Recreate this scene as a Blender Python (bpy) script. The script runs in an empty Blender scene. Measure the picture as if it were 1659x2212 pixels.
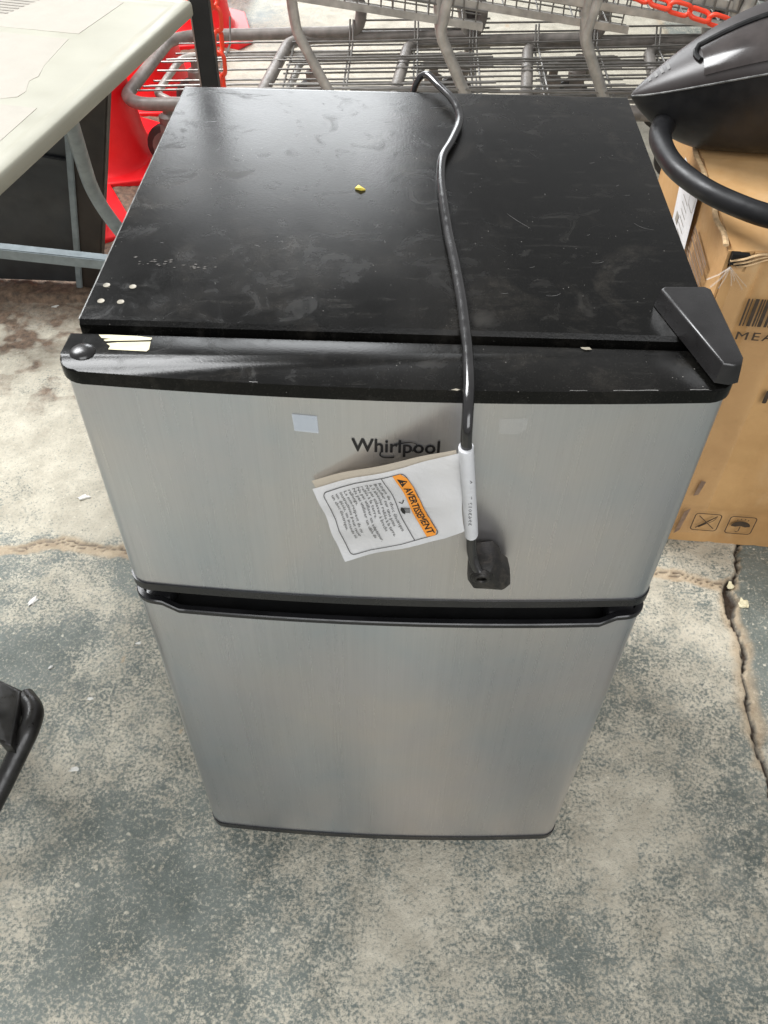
import bpy, bmesh, math, random
import numpy as np
from mathutils import Vector, Matrix, noise as mn

random.seed(7)
sc = bpy.context.scene
COL = sc.collection

# ------------------------------------------------------------------ camera
cd = bpy.data.cameras.new('camera'); cam = bpy.data.objects.new('camera', cd); COL.objects.link(cam)
cd.sensor_fit = 'HORIZONTAL'; cd.sensor_width = 36.0; cd.lens = 36.0 * 1856.9 / 1659.0
cd.clip_start = 0.02; cd.clip_end = 200
PITCH, YAW, ROLL = (math.radians(a) for a in (47.915, 1.164, 0.975))
f0 = Vector((-math.sin(YAW), math.cos(YAW), 0)); r0 = Vector((math.cos(YAW), math.sin(YAW), 0)); u0 = Vector((0, 0, 1))
fw = f0 * math.cos(PITCH) - u0 * math.sin(PITCH); up = u0 * math.cos(PITCH) + f0 * math.sin(PITCH)
rt = r0 * math.cos(ROLL) + up * math.sin(ROLL); up = up * math.cos(ROLL) - r0 * math.sin(ROLL)
M = Matrix((rt, up, -fw)).transposed().to_4x4(); M.translation = Vector((0.0036, -0.5191, 1.2258))
cam.matrix_world = M
sc.camera = cam

# ------------------------------------------------------------------ light: open bay behind, soft ambient under the roof
w = bpy.data.worlds.new('World'); sc.world = w; w.use_nodes = True
bg = w.node_tree.nodes['Background']; bg.inputs[0].default_value = (0.98, 0.99, 1.0, 1); bg.inputs[1].default_value = 0.38
def area(name, loc, target, sx, sy, power, col):
    l = bpy.data.lights.new(name, 'AREA'); l.shape = 'RECTANGLE'; l.size = sx; l.size_y = sy; l.energy = power; l.color = col
    o = bpy.data.objects.new(name, l); COL.objects.link(o); o.location = loc
    o.rotation_euler = (Vector(target) - Vector(loc)).to_track_quat('-Z', 'Y').to_euler()
    return o
area('bay_opening_light', (-1.0, 6.4, 1.95), (-0.9, 0.0, 1.0), 1.9, 3.3, 105, (0.95, 0.98, 1.0))
area('roof_light', (-2.7, 2.5, 4.1), (-.4, 0.2, 0), 2.2, 2.2, 330, (0.98, 0.99, 1.0))
area('front_fill_light', (0.6, -3.4, 3.3), (0.0, 0.4, 0.2), 3.6, 2.6, 130, (0.98, 0.99, 1.0))  # added fill lamp behind the camera, brightens doors and floor
sc.view_settings.view_transform = 'Standard'; sc.view_settings.look = 'None'
sc.view_settings.exposure = 0.24; sc.view_settings.gamma = 1.0

# ------------------------------------------------------------------ material helpers
class NT:
    def __init__(s, m): s.m = m; s.t = m.node_tree; s.b = s.t.nodes['Principled BSDF']
    def n(s, typ, **k):
        nd = s.t.nodes.new(typ)
        for a, v in k.items(): setattr(nd, a, v)
        return nd
    def l(s, a, b): s.t.links.new(a, b)
    def co(s, scale=(1, 1, 1)):
        tc = s.n('ShaderNodeTexCoord'); mp = s.n('ShaderNodeMapping'); mp.inputs['Scale'].default_value = scale
        s.l(tc.outputs['Object'], mp.inputs['Vector']); return mp.outputs[0]
    def noise(s, scale, detail=4, rough=.55, vec=None, dist=0):
        nd = s.n('ShaderNodeTexNoise'); nd.inputs['Scale'].default_value = scale; nd.inputs['Detail'].default_value = detail
        nd.inputs['Roughness'].default_value = rough; nd.inputs['Distortion'].default_value = dist
        s.l(vec if vec is not None else s.co(), nd.inputs['Vector']); return nd.outputs[0]
    def ramp(s, fac, a, b, ca=0.0, cb=1.0):
        nd = s.n('ShaderNodeMapRange'); nd.inputs[1].default_value = a; nd.inputs[2].default_value = b
        nd.inputs[3].default_value = ca; nd.inputs[4].default_value = cb; nd.clamp = True
        s.l(fac, nd.inputs[0]); return nd.outputs[0]
    def mix(s, fac, a, b):
        nd = s.n('ShaderNodeMix', data_type='RGBA')
        if isinstance(fac, float): nd.inputs[0].default_value = fac
        else: s.l(fac, nd.inputs[0])
        for i, v in ((6, a), (7, b)):
            if isinstance(v, tuple): nd.inputs[i].default_value = (*v, 1)
            else: s.l(v, nd.inputs[i])
        return nd.outputs[2]
    def math(s, op, a, b=0.0):
        nd = s.n('ShaderNodeMath', operation=op)
        for i, v in ((0, a), (1, b)):
            if isinstance(v, (int, float)): nd.inputs[i].default_value = v
            else: s.l(v, nd.inputs[i])
        return nd.outputs[0]
    def attr(s, name):
        nd = s.n('ShaderNodeAttribute'); nd.attribute_name = name; return nd.outputs['Fac']
    def bump(s, h, strength=.2, dist=.001, prev=None):
        nd = s.n('ShaderNodeBump'); nd.inputs['Strength'].default_value = strength; nd.inputs['Distance'].default_value = dist
        s.l(h, nd.inputs['Height'])
        if prev is not None: s.l(prev, nd.inputs['Normal'])
        return nd.outputs[0]
def newmat(name):
    m = bpy.data.materials.new(name); m.use_nodes = True; return NT(m)
def simple(name, c, rough=.5, metal=0., spec=.5, vary=.12, vscale=25., bump=.0, bscale=300., c2=None, rv=.1):
    k = newmat(name); b = k.b
    n1 = k.noise(vscale, 5); hi = c2 if c2 else tuple(min(1, x * (1 + vary)) for x in c); lo = tuple(x * (1 - vary) for x in c)
    k.l(k.mix(k.ramp(n1, .3, .7), lo, hi), b.inputs['Base Color'])
    b.inputs['Metallic'].default_value = metal; b.inputs['Specular IOR Level'].default_value = spec
    k.l(k.ramp(k.noise(vscale * 2.3, 4), .3, .7, max(0.02, rough - rv), min(1, rough + rv)), b.inputs['Roughness'])
    if bump: k.l(k.bump(k.noise(bscale, 3), bump, .001), b.inputs['Normal'])
    return k.m

MT = {}
def black_top():
    k = newmat('black_enamel'); b = k.b
    big = k.noise(5.5, 5, .6, dist=.5); fine = k.noise(75, 6, .75); grit = k.noise(900, 2, .6)
    base = k.mix(k.ramp(big, .45, .72), (.0032, .0031, .0028), (.0095, .0087, .0076))
    # wiped dust in thin streaks, broken up
    st = k.noise(1.0, 5, .7, vec=k.co((14, 120, 1)), dist=.3)
    base = k.mix(k.math('MULTIPLY', k.math('MULTIPLY', k.ramp(st, .55, .75), k.ramp(fine, .45, .65)), .30), base, (.10, .095, .085))
    base = k.mix(k.math('MULTIPLY', k.ramp(grit, .60, .80), .20), base, (.12, .115, .10))
    hz = k.noise(11, 6, .7, dist=.9); base = k.mix(k.math('MULTIPLY', k.math('MULTIPLY', k.ramp(hz, .52, .68), k.ramp(fine, .35, .6)), .22), base, (.085, .075, .062))
    vo = k.n('ShaderNodeTexVoronoi'); vo.inputs['Scale'].default_value = 170; k.l(k.co(), vo.inputs['Vector'])
    speck = k.math('MULTIPLY', k.ramp(vo.outputs['Distance'], .085, .05), k.ramp(k.noise(31, 3), .54, .66))
    base = k.mix(k.math('MULTIPLY', speck, .5), base, (.45, .43, .39))
    # fingertip-sized dull smudges
    sg = k.noise(24, 5, .65, dist=1.4); base = k.mix(k.math('MULTIPLY', k.ramp(sg, .60, .72), .30), base, (.045, .042, .037))
    k.l(base, b.inputs['Base Color'])
    k.l(k.math('ADD', k.ramp(big, .35, .70, .15, .25), k.math('ADD', k.math('MULTIPLY', fine, .05), k.ramp(sg, .54, .74, 0, .20))), b.inputs['Roughness'])
    b.inputs['Specular IOR Level'].default_value = .17
    k.l(k.bump(k.noise(520, 2), .10, .0006), b.inputs['Normal'])
    return k.m
def steel():
    k = newmat('brushed_steel'); b = k.b
    st = k.noise(1.0, 5, .7, vec=k.co((1400, 1400, 9))); st2 = k.noise(1.0, 5, .6, vec=k.co((260, 260, 1.2))); cloud = k.noise(5, 4, .5, dist=.4); cl2 = k.noise(9, 5, .6)
    c = k.mix(k.ramp(cloud, .36, .64), (.50, .535, .575), (.615, .585, .57))
    c = k.mix(k.math('MULTIPLY', k.ramp(cl2, .45, .68), .55), c, (.565, .545, .575))
    c = k.mix(k.math('MULTIPLY', k.ramp(st, .35, .65), .26), c, (.46, .46, .465))
    c = k.mix(k.math('MULTIPLY', k.ramp(st2, .40, .66), .14), c, (.68, .68, .68))
    sm = k.noise(17, 6, .75, dist=1.0)
    c = k.mix(k.math('MULTIPLY', k.ramp(sm, .60, .74), .22), c, (.72, .70, .68))
    k.l(c, b.inputs['Base Color']); b.inputs['Metallic'].default_value = .88
    k.l(k.math('ADD', k.ramp(st, .3, .7, .24, .32), k.math('ADD', k.ramp(sm, .55, .75, 0, .10), k.ramp(st2, .3, .7, 0, .05))), b.inputs['Roughness'])
    b.inputs['Anisotropic'].default_value = .35
    k.l(k.bump(st, .012, .0004), b.inputs['Normal'])
    return k.m
def cardboard():
    k = newmat('cardboard'); b = k.b
    n1 = k.noise(7, 5, .6); fl = k.noise(1.0, 3, .5, vec=k.co((260, 260, 5)))
    c = k.mix(k.ramp(n1, .3, .7), (.44, .245, .098), (.60, .36, .155))
    c = k.mix(k.math('MULTIPLY', k.ramp(k.noise(3.2, 5, .7, dist=1.), .55, .72), .5), c, (.66, .47, .27))
    c = k.mix(k.math('MULTIPLY', k.ramp(k.noise(38, 5, .7), .6, .75), .25), c, (.30, .16, .07))
    k.l(c, b.inputs['Base Color']); k.l(k.ramp(k.noise(5, 4), .3, .7, .38, .7), b.inputs['Roughness'])
    b.inputs['Specular IOR Level'].default_value = .35
    bp = k.bump(fl, .05, .001); k.l(k.bump(k.noise(8, 4, .5, dist=.3), .5, .014, bp), b.inputs['Normal'])
    return k.m
def floor_mat():
    k = newmat('worn_painted_concrete'); b = k.b
    worn = k.attr('worn'); dirt = k.attr('dirt'); crack = k.attr('crack'); rust = k.attr('rust')
    big = k.noise(4.5, 6, .65, dist=.5); med = k.noise(30, 6, .72, dist=.3); fine = k.noise(210, 4, .6); fin2 = k.noise(620, 4, .7); var = k.noise(11, 5, .65)
    s = k.math('ADD', k.math('MULTIPLY', big, .85), k.math('ADD', k.math('MULTIPLY', med, .60), k.math('MULTIPLY', worn, .62)))
    film_ = k.ramp(s, .78, 1.12)                       # how thin the paint has worn, soft
    grain = k.math('ADD', k.math('MULTIPLY', fine, .75), k.math('MULTIPLY', fin2, .45))
    mask = k.math('ADD', k.math('MULTIPLY', film_, .80), k.math('MULTIPLY', k.math('SUBTRACT', grain, .60), k.ramp(var, .3, .7, 2.2, 4.2)))
    mask = k.ramp(mask, .08, .66)
    s = k.math('ADD', k.math('MULTIPLY', s, .5), k.math('MULTIPLY', grain, .8))
    paint = k.mix(k.ramp(k.noise(9, 6, .7), .3, .7), (.100, .122, .110), (.235, .262, .240))
    conc = k.mix(k.ramp(k.noise(17, 6, .7), .3, .7), (.42, .385, .305), (.68, .635, .52))
    c = k.mix(mask, paint, conc)
    c = k.mix(k.math('MULTIPLY', k.ramp(fin2, .60, .78), .35), c, (.72, .69, .60))
    c = k.mix(k.math('MULTIPLY', k.ramp(k.noise(1500, 2), .55, .75), .25), c, (.08, .085, .08))
    # soft grey stains and dust film of larger size
    c = k.mix(k.math('MULTIPLY', k.ramp(k.noise(3.1, 6, .7, dist=1.2), .58, .72), .28), c, (.17, .18, .165))
    c = k.mix(k.math('MULTIPLY', k.ramp(k.noise(5.3, 6, .75, dist=.8), .60, .72), .45), c, (.56, .51, .41))
    # pale chips of aggregate, two sizes
    for vs_c, d0, d1, n_s, n0 in ((95, .28, .14, 75, .53), (26, .13, .08, 19, .56)):
        vo = k.n('ShaderNodeTexVoronoi'); vo.inputs['Scale'].default_value = vs_c
        wv = k.n('ShaderNodeVectorMath', operation='ADD'); nz = k.n('ShaderNodeTexNoise'); nz.inputs['Scale'].default_value = 160; k.l(k.co(), nz.inputs['Vector'])
        sv = k.n('ShaderNodeVectorMath', operation='SCALE'); sv.inputs['Scale'].default_value = .006; k.l(nz.outputs['Color'], sv.inputs[0]); k.l(k.co(), wv.inputs[0]); k.l(sv.outputs[0], wv.inputs[1]); k.l(wv.outputs[0], vo.inputs['Vector'])
        chip = k.math('MULTIPLY', k.ramp(vo.outputs['Distance'], d0, d1), k.ramp(k.noise(n_s, 3), n0, n0 + .07))
        c = k.mix(k.math('MULTIPLY', chip, .8), c, (.70, .655, .54))
    # dark pits
    pit = k.math('MULTIPLY', k.ramp(k.noise(150, 4, .8), .34, .27), .6)
    c = k.mix(pit, c, (.10, .11, .105))
    dm = k.ramp(k.math('ADD', dirt, k.math('MULTIPLY', k.noise(16, 6, .7, dist=.6), .9)), .62, 1.05)
    dirtc = k.mix(k.ramp(k.noise(70, 5, .7), .35, .65), (.055, .032, .020), (.24, .15, .095))
    c = k.mix(k.math('MULTIPLY', dm, .92), c, dirtc)
    tan = k.mix(k.ramp(med, .35, .65), (.40, .29, .18), (.60, .48, .33))
    c = k.mix(rust, c, tan)
    c = k.mix(crack, c, (.045, .03, .02))
    k.l(c, b.inputs['Base Color'])
    k.l(k.math('ADD', k.ramp(mask, 0, 1, .36, .62), k.math('MULTIPLY', fine, .12)), b.inputs['Roughness'])
    b.inputs['Specular IOR Level'].default_value = .45
    bp = k.bump(s, .6, .004); bp = k.bump(k.noise(70, 5, .65), .5, .004, bp); bp = k.bump(fin2, .25, .0012, bp); k.l(bp, b.inputs['Normal'])
    return k.m
def red_plastic(name, c):
    k = newmat(name); b = k.b
    k.l(k.mix(k.ramp(k.noise(12, 5, .7), .35, .75), c, tuple(min(1, x * 1.12 + .012) for x in c)), b.inputs['Base Color'])
    b.inputs['Roughness'].default_value = .45; b.inputs['Subsurface Weight'].default_value = .12
    b.inputs['Subsurface Radius'].default_value = (.02, .004, .003)
    return k.m
def plug_mat():
    k = newmat('dusty_rubber'); b = k.b
    n1 = k.noise(55, 6, .75, dist=1.5); n2 = k.noise(400, 4, .8)
    c = k.mix(k.ramp(n1, .48, .72), (.012, .011, .010), (.060, .050, .040))
    c = k.mix(k.math('MULTIPLY', k.ramp(n2, .58, .75), .35), c, (.20, .175, .145))
    k.l(c, b.inputs['Base Color']); b.inputs['Roughness'].default_value = .48; b.inputs['Specular IOR Level'].default_value = .45
    k.l(k.bump(n2, .3, .0008), b.inputs['Normal']); return k.m
def film(name, c, a):
    k = newmat(name); b = k.b
    k.l(k.mix(k.noise(60, 4), c, tuple(x * .92 for x in c)), b.inputs['Base Color']); b.inputs['Alpha'].default_value = a
    b.inputs['Roughness'].default_value = .32; k.l(k.bump(k.noise(90, 4), .12, .001), b.inputs['Normal']); return k.m
def paper(name, c, bump=.25, trans=0.):
    k = newmat(name); b = k.b
    k.l(k.mix(k.ramp(k.noise(30, 5), .3, .7), tuple(x * .93 for x in c), c), b.inputs['Base Color'])
    b.inputs['Roughness'].default_value = .55; b.inputs['Specular IOR Level'].default_value = .3
    nb = k.bump(k.noise(45, 4, .6, dist=.8), bump, .004); k.l(nb, b.inputs['Normal'])
    if trans:
        tr = k.n('ShaderNodeBsdfTranslucent'); tr.inputs[0].default_value = (*c, 1); mx = k.n('ShaderNodeMixShader'); mx.inputs[0].default_value = trans
        out = [n for n in k.t.nodes if n.type == 'OUTPUT_MATERIAL'][0]; k.l(b.outputs[0], mx.inputs[1]); k.l(tr.outputs[0], mx.inputs[2]); k.l(mx.outputs[0], out.inputs[0])
    return k.m

MT['top'] = black_top(); MT['steel'] = steel(); MT['card'] = cardboard(); MT['floor'] = floor_mat()
MT['cap'] = MT['top']
MT['void'] = simple('black_gasket', (.006, .006, .006), .55, spec=.3)
MT['side'] = simple('cabinet_side', (.014, .014, .014), .38, spec=.45)
MT['edge'] = simple('scuffed_lit_edge', (.16, .16, .155), .4, metal=.3, vary=.7, vscale=60)
MT['scuff'] = simple('scuff', (.085, .082, .078), .6, vary=.5, vscale=200)
MT['wear'] = simple('edge_wear', (.20, .195, .185), .5, vary=.5, vscale=200)
MT['residue'] = simple('residue', (.085, .078, .070), .8, vary=.6, vscale=300, bump=.4)
MT['hinge'] = simple('hinge_cover_plastic', (.016, .015, .015), .30, spec=.55, vary=.3, vscale=30, bump=.05, bscale=500)
MT['trim'] = simple('black_trim', (.011, .011, .012), .30, spec=.5, vary=.3)
MT['ink'] = simple('black_ink', (.012, .012, .013), .4, spec=.4, vary=.05)
MT['greyink'] = simple('grey_ink', (.10, .10, .105), .55, vary=.1)
MT['boxink'] = simple('brown_black_ink', (.055, .036, .022), .6, vary=.35, vscale=90)
MT['fadeink'] = simple('faded_ink', (.23, .15, .10), .6, vary=.3, vscale=90)
MT['cord'] = simple('cord_vinyl', (.017, .016, .016), .18, spec=.75, vary=.4, vscale=50)
MT['plug'] = plug_mat()
MT['tag'] = paper('tag_paper', (.86, .865, .885), .4, .35); MT['tagback'] = paper('tag_liner', (.74, .66, .54), .3, .45)
MT['orange'] = simple('orange_ink', (.82, .30, .035), .5, vary=.05)
MT['cream'] = simple('torn_label_paper', (.72, .66, .45), .7, vary=.15, vscale=120)
MT['ply'] = simple('torn_cardboard_ply', (.58, .40, .22), .8, vary=.3, vscale=120, bump=.3)
MT['filmb'] = film('blue_film', (.62, .68, .76), .55); MT['filmc'] = film('clear_tape', (.72, .72, .70), .14)
MT['boxtape'] = film('box_tape', (.62, .42, .24), .16)
MT['putty'] = simple('plug_putty', (.30, .27, .21), .5, vary=.35, vscale=160)
MT['yellow'] = simple('yellow_scrap', (.75, .60, .10), .5, vary=.1); MT['white'] = simple('white_scrap', (.72, .71, .67), .65, vary=.15, vscale=200)
MT['table'] = simple('table_resin', (.385, .375, .305), .42, spec=.4, vary=.05, vscale=8, bump=.06, bscale=120)
MT['sheet'] = paper('table_paper', (.42, .39, .335), .12); MT['tape'] = film('masking_tape', (.56, .53, .44), .35)
MT['shprint'] = simple('faded_print', (.30, .275, .235), .6)
MT['gtube'] = simple('grey_tube', (.20, .235, .25), .40, spec=.5, vary=.2, vscale=40, bump=.1, bscale=260)
MT['board'] = simple('black_board', (.022, .024, .027), .45, vary=.4, vscale=14, bump=.1)
MT['board2'] = simple('brown_black_wood', (.022, .015, .011), .55, vary=.4, vscale=18, bump=.15, bscale=90)
MT['post'] = simple('black_post_paint', (.010, .009, .009), .5, vary=.4)
MT['postedge'] = simple('lit_post_edge', (.30, .22, .19), .5, vary=.3, vscale=60)
MT['red'] = red_plastic('red_cone_plastic', (.92, .004, .010)); MT['chain'] = red_plastic('red_chain_plastic', (.88, .065, .022))
MT['cart'] = simple('cart_grey_powdercoat', (.42, .40, .365), .42, metal=.3, vary=.28, vscale=30, bump=.12, bscale=200)
MT['bump'] = simple('cart_bumper_grey', (.215, .195, .175), .5, vary=.3, vscale=30, bump=.15, bscale=180)
MT['wire'] = simple('cart_zinc_wire', (.20, .19, .175), .38, metal=.4, vary=.25, vscale=30)
MT['rubber'] = simple('grey_caster_rubber', (.05, .045, .042), .6, vary=.3)
MT['caster'] = simple('caster_plastic', (.22, .19, .17), .5, vary=.2)
MT['vac'] = simple('vacuum_matte_black', (.012, .012, .013), .42, spec=.4, vary=.3, bump=.05, bscale=600)
MT['vacg'] = simple('vacuum_gloss_shell', (.040, .034, .033), .38, spec=.5, vary=.2, vscale=9, rv=.05)
MT['vacw'] = simple('vacuum_smoked_lid', (.045, .038, .036), .16, spec=.5, vary=.4, vscale=20, rv=.04)
MT['vacred'] = simple('vacuum_red_part', (.35, .02, .03), .3)
MT['vactext'] = simple('vacuum_lettering', (.16, .155, .15), .5)
MT['stand'] = simple('black_stand_metal', (.016, .015, .014), .35, spec=.5, vary=.5, vscale=45, bump=.1, bscale=250)
MT['label'] = paper('shipping_label', (.74, .73, .73), .15)

# ------------------------------------------------------------------ mesh helpers
def org(p):
    v = Vector((0, 0, 0))
    while p is not None: v = v + p.location; p = p.parent
    return v
def thing(name, label, cat, loc=(0, 0, 0), group=None):
    o = bpy.data.objects.new(name, None); COL.objects.link(o); o.location = loc; o.empty_display_size = .05
    tag(o, label, cat, group); return o
def tag(o, label, cat, group=None):
    o['label'] = label; o['category'] = cat
    if group: o['group'] = group
    return o
def mk(name, verts, faces, m, parent=None, smooth=False, base=None):
    """verts in world coordinates; origin is put at the parent's base (or at `base`)"""
    o0 = org(parent) if parent is not None else Vector(base if base else (0, 0, 0))
    me = bpy.data.meshes.new(name); me.from_pydata([tuple(Vector(v) - o0) for v in verts], [], faces)
    me.materials.append(m)
    if smooth: me.polygons.foreach_set('use_smooth', [True] * len(me.polygons))
    me.update()
    o = bpy.data.objects.new(name, me); COL.objects.link(o)
    if parent is not None: o.parent = parent
    elif base: o.location = base
    return o
def frombm(name, bm, m, parent=None, smooth=False, base=None):
    bmesh.ops.recalc_face_normals(bm, faces=bm.faces)
    bm.verts.index_update()
    vs = [v.co.copy() for v in bm.verts]; fs = [[v.index for v in f.verts] for f in bm.faces]; bm.free()
    o = mk(name, vs, fs, m, parent, smooth, base)
    if smooth:
        try: o.data.set_sharp_from_angle(angle=math.radians(38))
        except Exception: pass
    return o
def prism_bm(bm, poly, z0, z1, bev=0., seg=2, scale_bottom=None):
    n = len(poly)
    pb = scale_bottom if scale_bottom else poly
    lo = [bm.verts.new((x, y, z0)) for x, y in pb]; hi = [bm.verts.new((x, y, z1)) for x, y in poly]
    bm.faces.new(lo[::-1]); tf = bm.faces.new(hi)
    for i in range(n): bm.faces.new((lo[i], lo[(i + 1) % n], hi[(i + 1) % n], hi[i]))
    if bev:
        es = [e for e in tf.edges]
        bmesh.ops.bevel(bm, geom=es, offset=bev, segments=seg, affect='EDGES', profile=.5)
    return bm
def box_bm(bm, lo, hi, bev=0., seg=2, T=None):
    x0, y0, z0 = lo; x1, y1, z1 = hi
    vs = [bm.verts.new(p) for p in ((x0, y0, z0), (x1, y0, z0), (x1, y1, z0), (x0, y1, z0), (x0, y0, z1), (x1, y0, z1), (x1, y1, z1), (x0, y1, z1))]
    fs = [bm.faces.new([vs[i] for i in q]) for q in ((3, 2, 1, 0), (4, 5, 6, 7), (0, 1, 5, 4), (1, 2, 6, 5), (2, 3, 7, 6), (3, 0, 4, 7))]
    if bev:
        es = {e for f in fs for e in f.edges}
        r = bmesh.ops.bevel(bm, geom=list(es), offset=bev, segments=seg, affect='EDGES', profile=.5)
        vs = list({v for f in r['faces'] for v in f.verts} | {v for v in vs if v.is_valid})
    if T is not None:
        for v in vs: v.co = T @ v.co
    return bm
def spline(pts, n=8):
    P = [Vector(p) for p in pts]; out = []
    for i in range(len(P) - 1):
        a = P[i - 1] if i else P[0] * 2 - P[1]; b = P[i]; c = P[i + 1]; d = P[i + 2] if i + 2 < len(P) else P[-1] * 2 - P[-2]
        for k in range(n):
            t = k / n; out.append(.5 * ((2 * b) + (c - a) * t + (2 * a - 5 * b + 4 * c - d) * t * t + (3 * b - a - 3 * c + d) * t ** 3))
    out.append(P[-1]); return out
def fillet(pts, r, n=5):
    """polyline with rounded corners"""
    P = [Vector(p) for p in pts]; out = [P[0]]
    for i in range(1, len(P) - 1):
        a, b, c = P[i - 1], P[i], P[i + 1]; da = (a - b); dc = (c - b); k = min(r, da.length * .48, dc.length * .48)
        s = b + da.normalized() * k; e = b + dc.normalized() * k
        for j in range(n + 1):
            t = j / n; out.append(s * (1 - t) ** 2 + b * 2 * t * (1 - t) + e * t * t)
    out.append(P[-1]); return out
def tube_bm(bm, path, r, seg=8, caps=True, flat=1.0, radii=None):
    P = [Vector(p) for p in path]; rings = []; prevn = None
    for i, p in enumerate(P):
        t = (P[min(i + 1, len(P) - 1)] - P[max(i - 1, 0)]).normalized()
        if prevn is None:
            ref = Vector((0, 0, 1)) if abs(t.z) < .9 else Vector((1, 0, 0)); nrm = (ref - t * ref.dot(t)).normalized()
        else: nrm = (prevn - t * prevn.dot(t)).normalized()
        prevn = nrm; bn = t.cross(nrm); rr = radii[i] if radii else r
        rings.append([bm.verts.new(p + (nrm * math.cos(2 * math.pi * k / seg) * flat + bn * math.sin(2 * math.pi * k / seg)) * rr) for k in range(seg)])
    for a, b in zip(rings, rings[1:]):
        for k in range(seg): bm.faces.new((a[k], a[(k + 1) % seg], b[(k + 1) % seg], b[k]))
    if caps: bm.faces.new(rings[0][::-1]); bm.faces.new(rings[-1])
    return bm
def tube(name, path, r, m, parent=None, seg=10, **kw):
    base = kw.pop('base', None); return frombm(name, tube_bm(bmesh.new(), path, r, seg, **kw), m, parent, True, base)
def lathe_bm(bm, prof, c, seg=32):
    rings = []
    for r, z in prof: rings.append([bm.verts.new((c[0] + r * math.cos(2 * math.pi * k / seg), c[1] + r * math.sin(2 * math.pi * k / seg), c[2] + z)) for k in range(seg)])
    for a, b in zip(rings, rings[1:]):
        for k in range(seg): bm.faces.new((a[k], a[(k + 1) % seg], b[(k + 1) % seg], b[k]))
    bm.faces.new(rings[0][::-1]); bm.faces.new(rings[-1]); return bm
def text_geo(s, size=1., bold=0., align='LEFT', spacing=1., res=3):
    cu = bpy.data.curves.new('t', 'FONT'); cu.body = s; cu.size = size;  cu.align_x = align; cu.space_character = spacing; cu.resolution_u = res
    ob = bpy.data.objects.new('t', cu); COL.objects.link(ob)
    dg = bpy.context.evaluated_depsgraph_get(); dg.update()
    me = bpy.data.meshes.new_from_object(ob.evaluated_get(dg))
    vs = [v.co.copy() for v in me.vertices]; fs = [list(p.vertices) for p in me.polygons]
    bpy.data.objects.remove(ob); bpy.data.curves.remove(cu); bpy.data.meshes.remove(me)
    if bold:
        n = len(vs); V = []; F = []
        for q, (dx, dy) in enumerate(((0, 0), (bold, 0), (-bold, 0), (0, bold * .6), (0, -bold * .6))):
            V += [Vector((v.x + dx, v.y + dy, q * 1.0)) for v in vs]; F += [[i + q * n for i in f] for f in fs]
        vs, fs = V, F
    return vs, fs
def fit_geo(vs, x0, x1, y0, y1, keep=False):
    a = min(v.x for v in vs); b = max(v.x for v in vs); c = min(v.y for v in vs); d = max(v.y for v in vs)
    return [Vector((x0 + (v.x - a) / (b - a) * (x1 - x0), y0 + (v.y - c) / (d - c) * (y1 - y0), v.z)) for v in vs]
def rrect(x0, x1, y0, y1, r, n=5):
    out = []
    for cx, cy, a in ((x1 - r, y0 + r, -90), (x1 - r, y1 - r, 0), (x0 + r, y1 - r, 90), (x0 + r, y0 + r, 180)):
        for i in range(n + 1):
            t = math.radians(a + 90 * i / n); out.append((cx + r * math.cos(t), cy + r * math.sin(t)))
    return out
def loop_strip(loop, wd):
    """closed outline of width wd (2D)"""
    n = len(loop); vs = []; fs = []
    for i in range(n):
        p = Vector(loop[i]); t = (Vector(loop[(i + 1) % n]) - Vector(loop[i - 1])).normalized(); nn = Vector((-t.y, t.x))
        vs += [p + nn * wd / 2, p - nn * wd / 2]
    for i in range(n):
        j = (i + 1) % n; fs.append([2 * i, 2 * i + 1, 2 * j + 1, 2 * j])
    return vs, fs
def line_strip(pts, wd):
    vs = []; fs = []
    for i in range(len(pts)):
        p = Vector(pts[i]); t = (Vector(pts[min(i + 1, len(pts) - 1)]) - Vector(pts[max(i - 1, 0)])).normalized(); nn = Vector((-t.y, t.x))
        ww = wd[i] if isinstance(wd, (list, tuple)) else wd
        vs += [p + nn * ww / 2, p - nn * ww / 2]
    for i in range(len(pts) - 1): fs.append([2 * i, 2 * i + 1, 2 * i + 3, 2 * i + 2])
    return vs, fs
class Geo:
    def __init__(s): s.v = []; s.f = []
    def add(s, vs, fs):
        o = len(s.v); s.v += [Vector((v[0], v[1], v[2] if len(v) > 2 else 0)) for v in vs]; s.f += [[i + o for i in f] for f in fs]
    def poly(s, pts): s.add(pts, [list(range(len(pts)))])
    def map(s, fn): return [fn(v) for v in s.v], s.f

# ------------------------------------------------------------------ floor (one sheet, fine where the camera looks, with real cracks)
rng = np.random.default_rng(3)
def vnoise(x, y, s, seed):
    g = np.random.default_rng(seed).random((64, 64)); X = x * s + 1000; Y = y * s + 1000
    xi = np.floor(X).astype(int); yi = np.floor(Y).astype(int); fx = X - xi; fy = Y - yi
    fx = fx * fx * (3 - 2 * fx); fy = fy * fy * (3 - 2 * fy); a = xi % 64; b = (xi + 1) % 64; c = yi % 64; d = (yi + 1) % 64
    return g[a, c] * (1 - fx) * (1 - fy) + g[b, c] * fx * (1 - fy) + g[a, d] * (1 - fx) * fy + g[b, d] * fx * fy
def fbm(x, y, s, seed, o=4):
    return sum(vnoise(x, y, s * 2 ** i, seed + i) * .5 ** i for i in range(o)) / sum(.5 ** i for i in range(o))
def pdist(x, y, pl):
    d = np.full(x.shape, 9.); side = np.zeros(x.shape)
    for (ax, ay), (bx, by) in zip(pl, pl[1:]):
        vx, vy = bx - ax, by - ay; t = np.clip(((x - ax) * vx + (y - ay) * vy) / (vx * vx + vy * vy), 0, 1)
        px, py = x - ax - t * vx, y - ay - t * vy; dd = np.hypot(px, py); m = dd < d; d[m] = dd[m]; side[m] = np.sign(px * vy - py * vx)[m]
    return d, side
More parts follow.
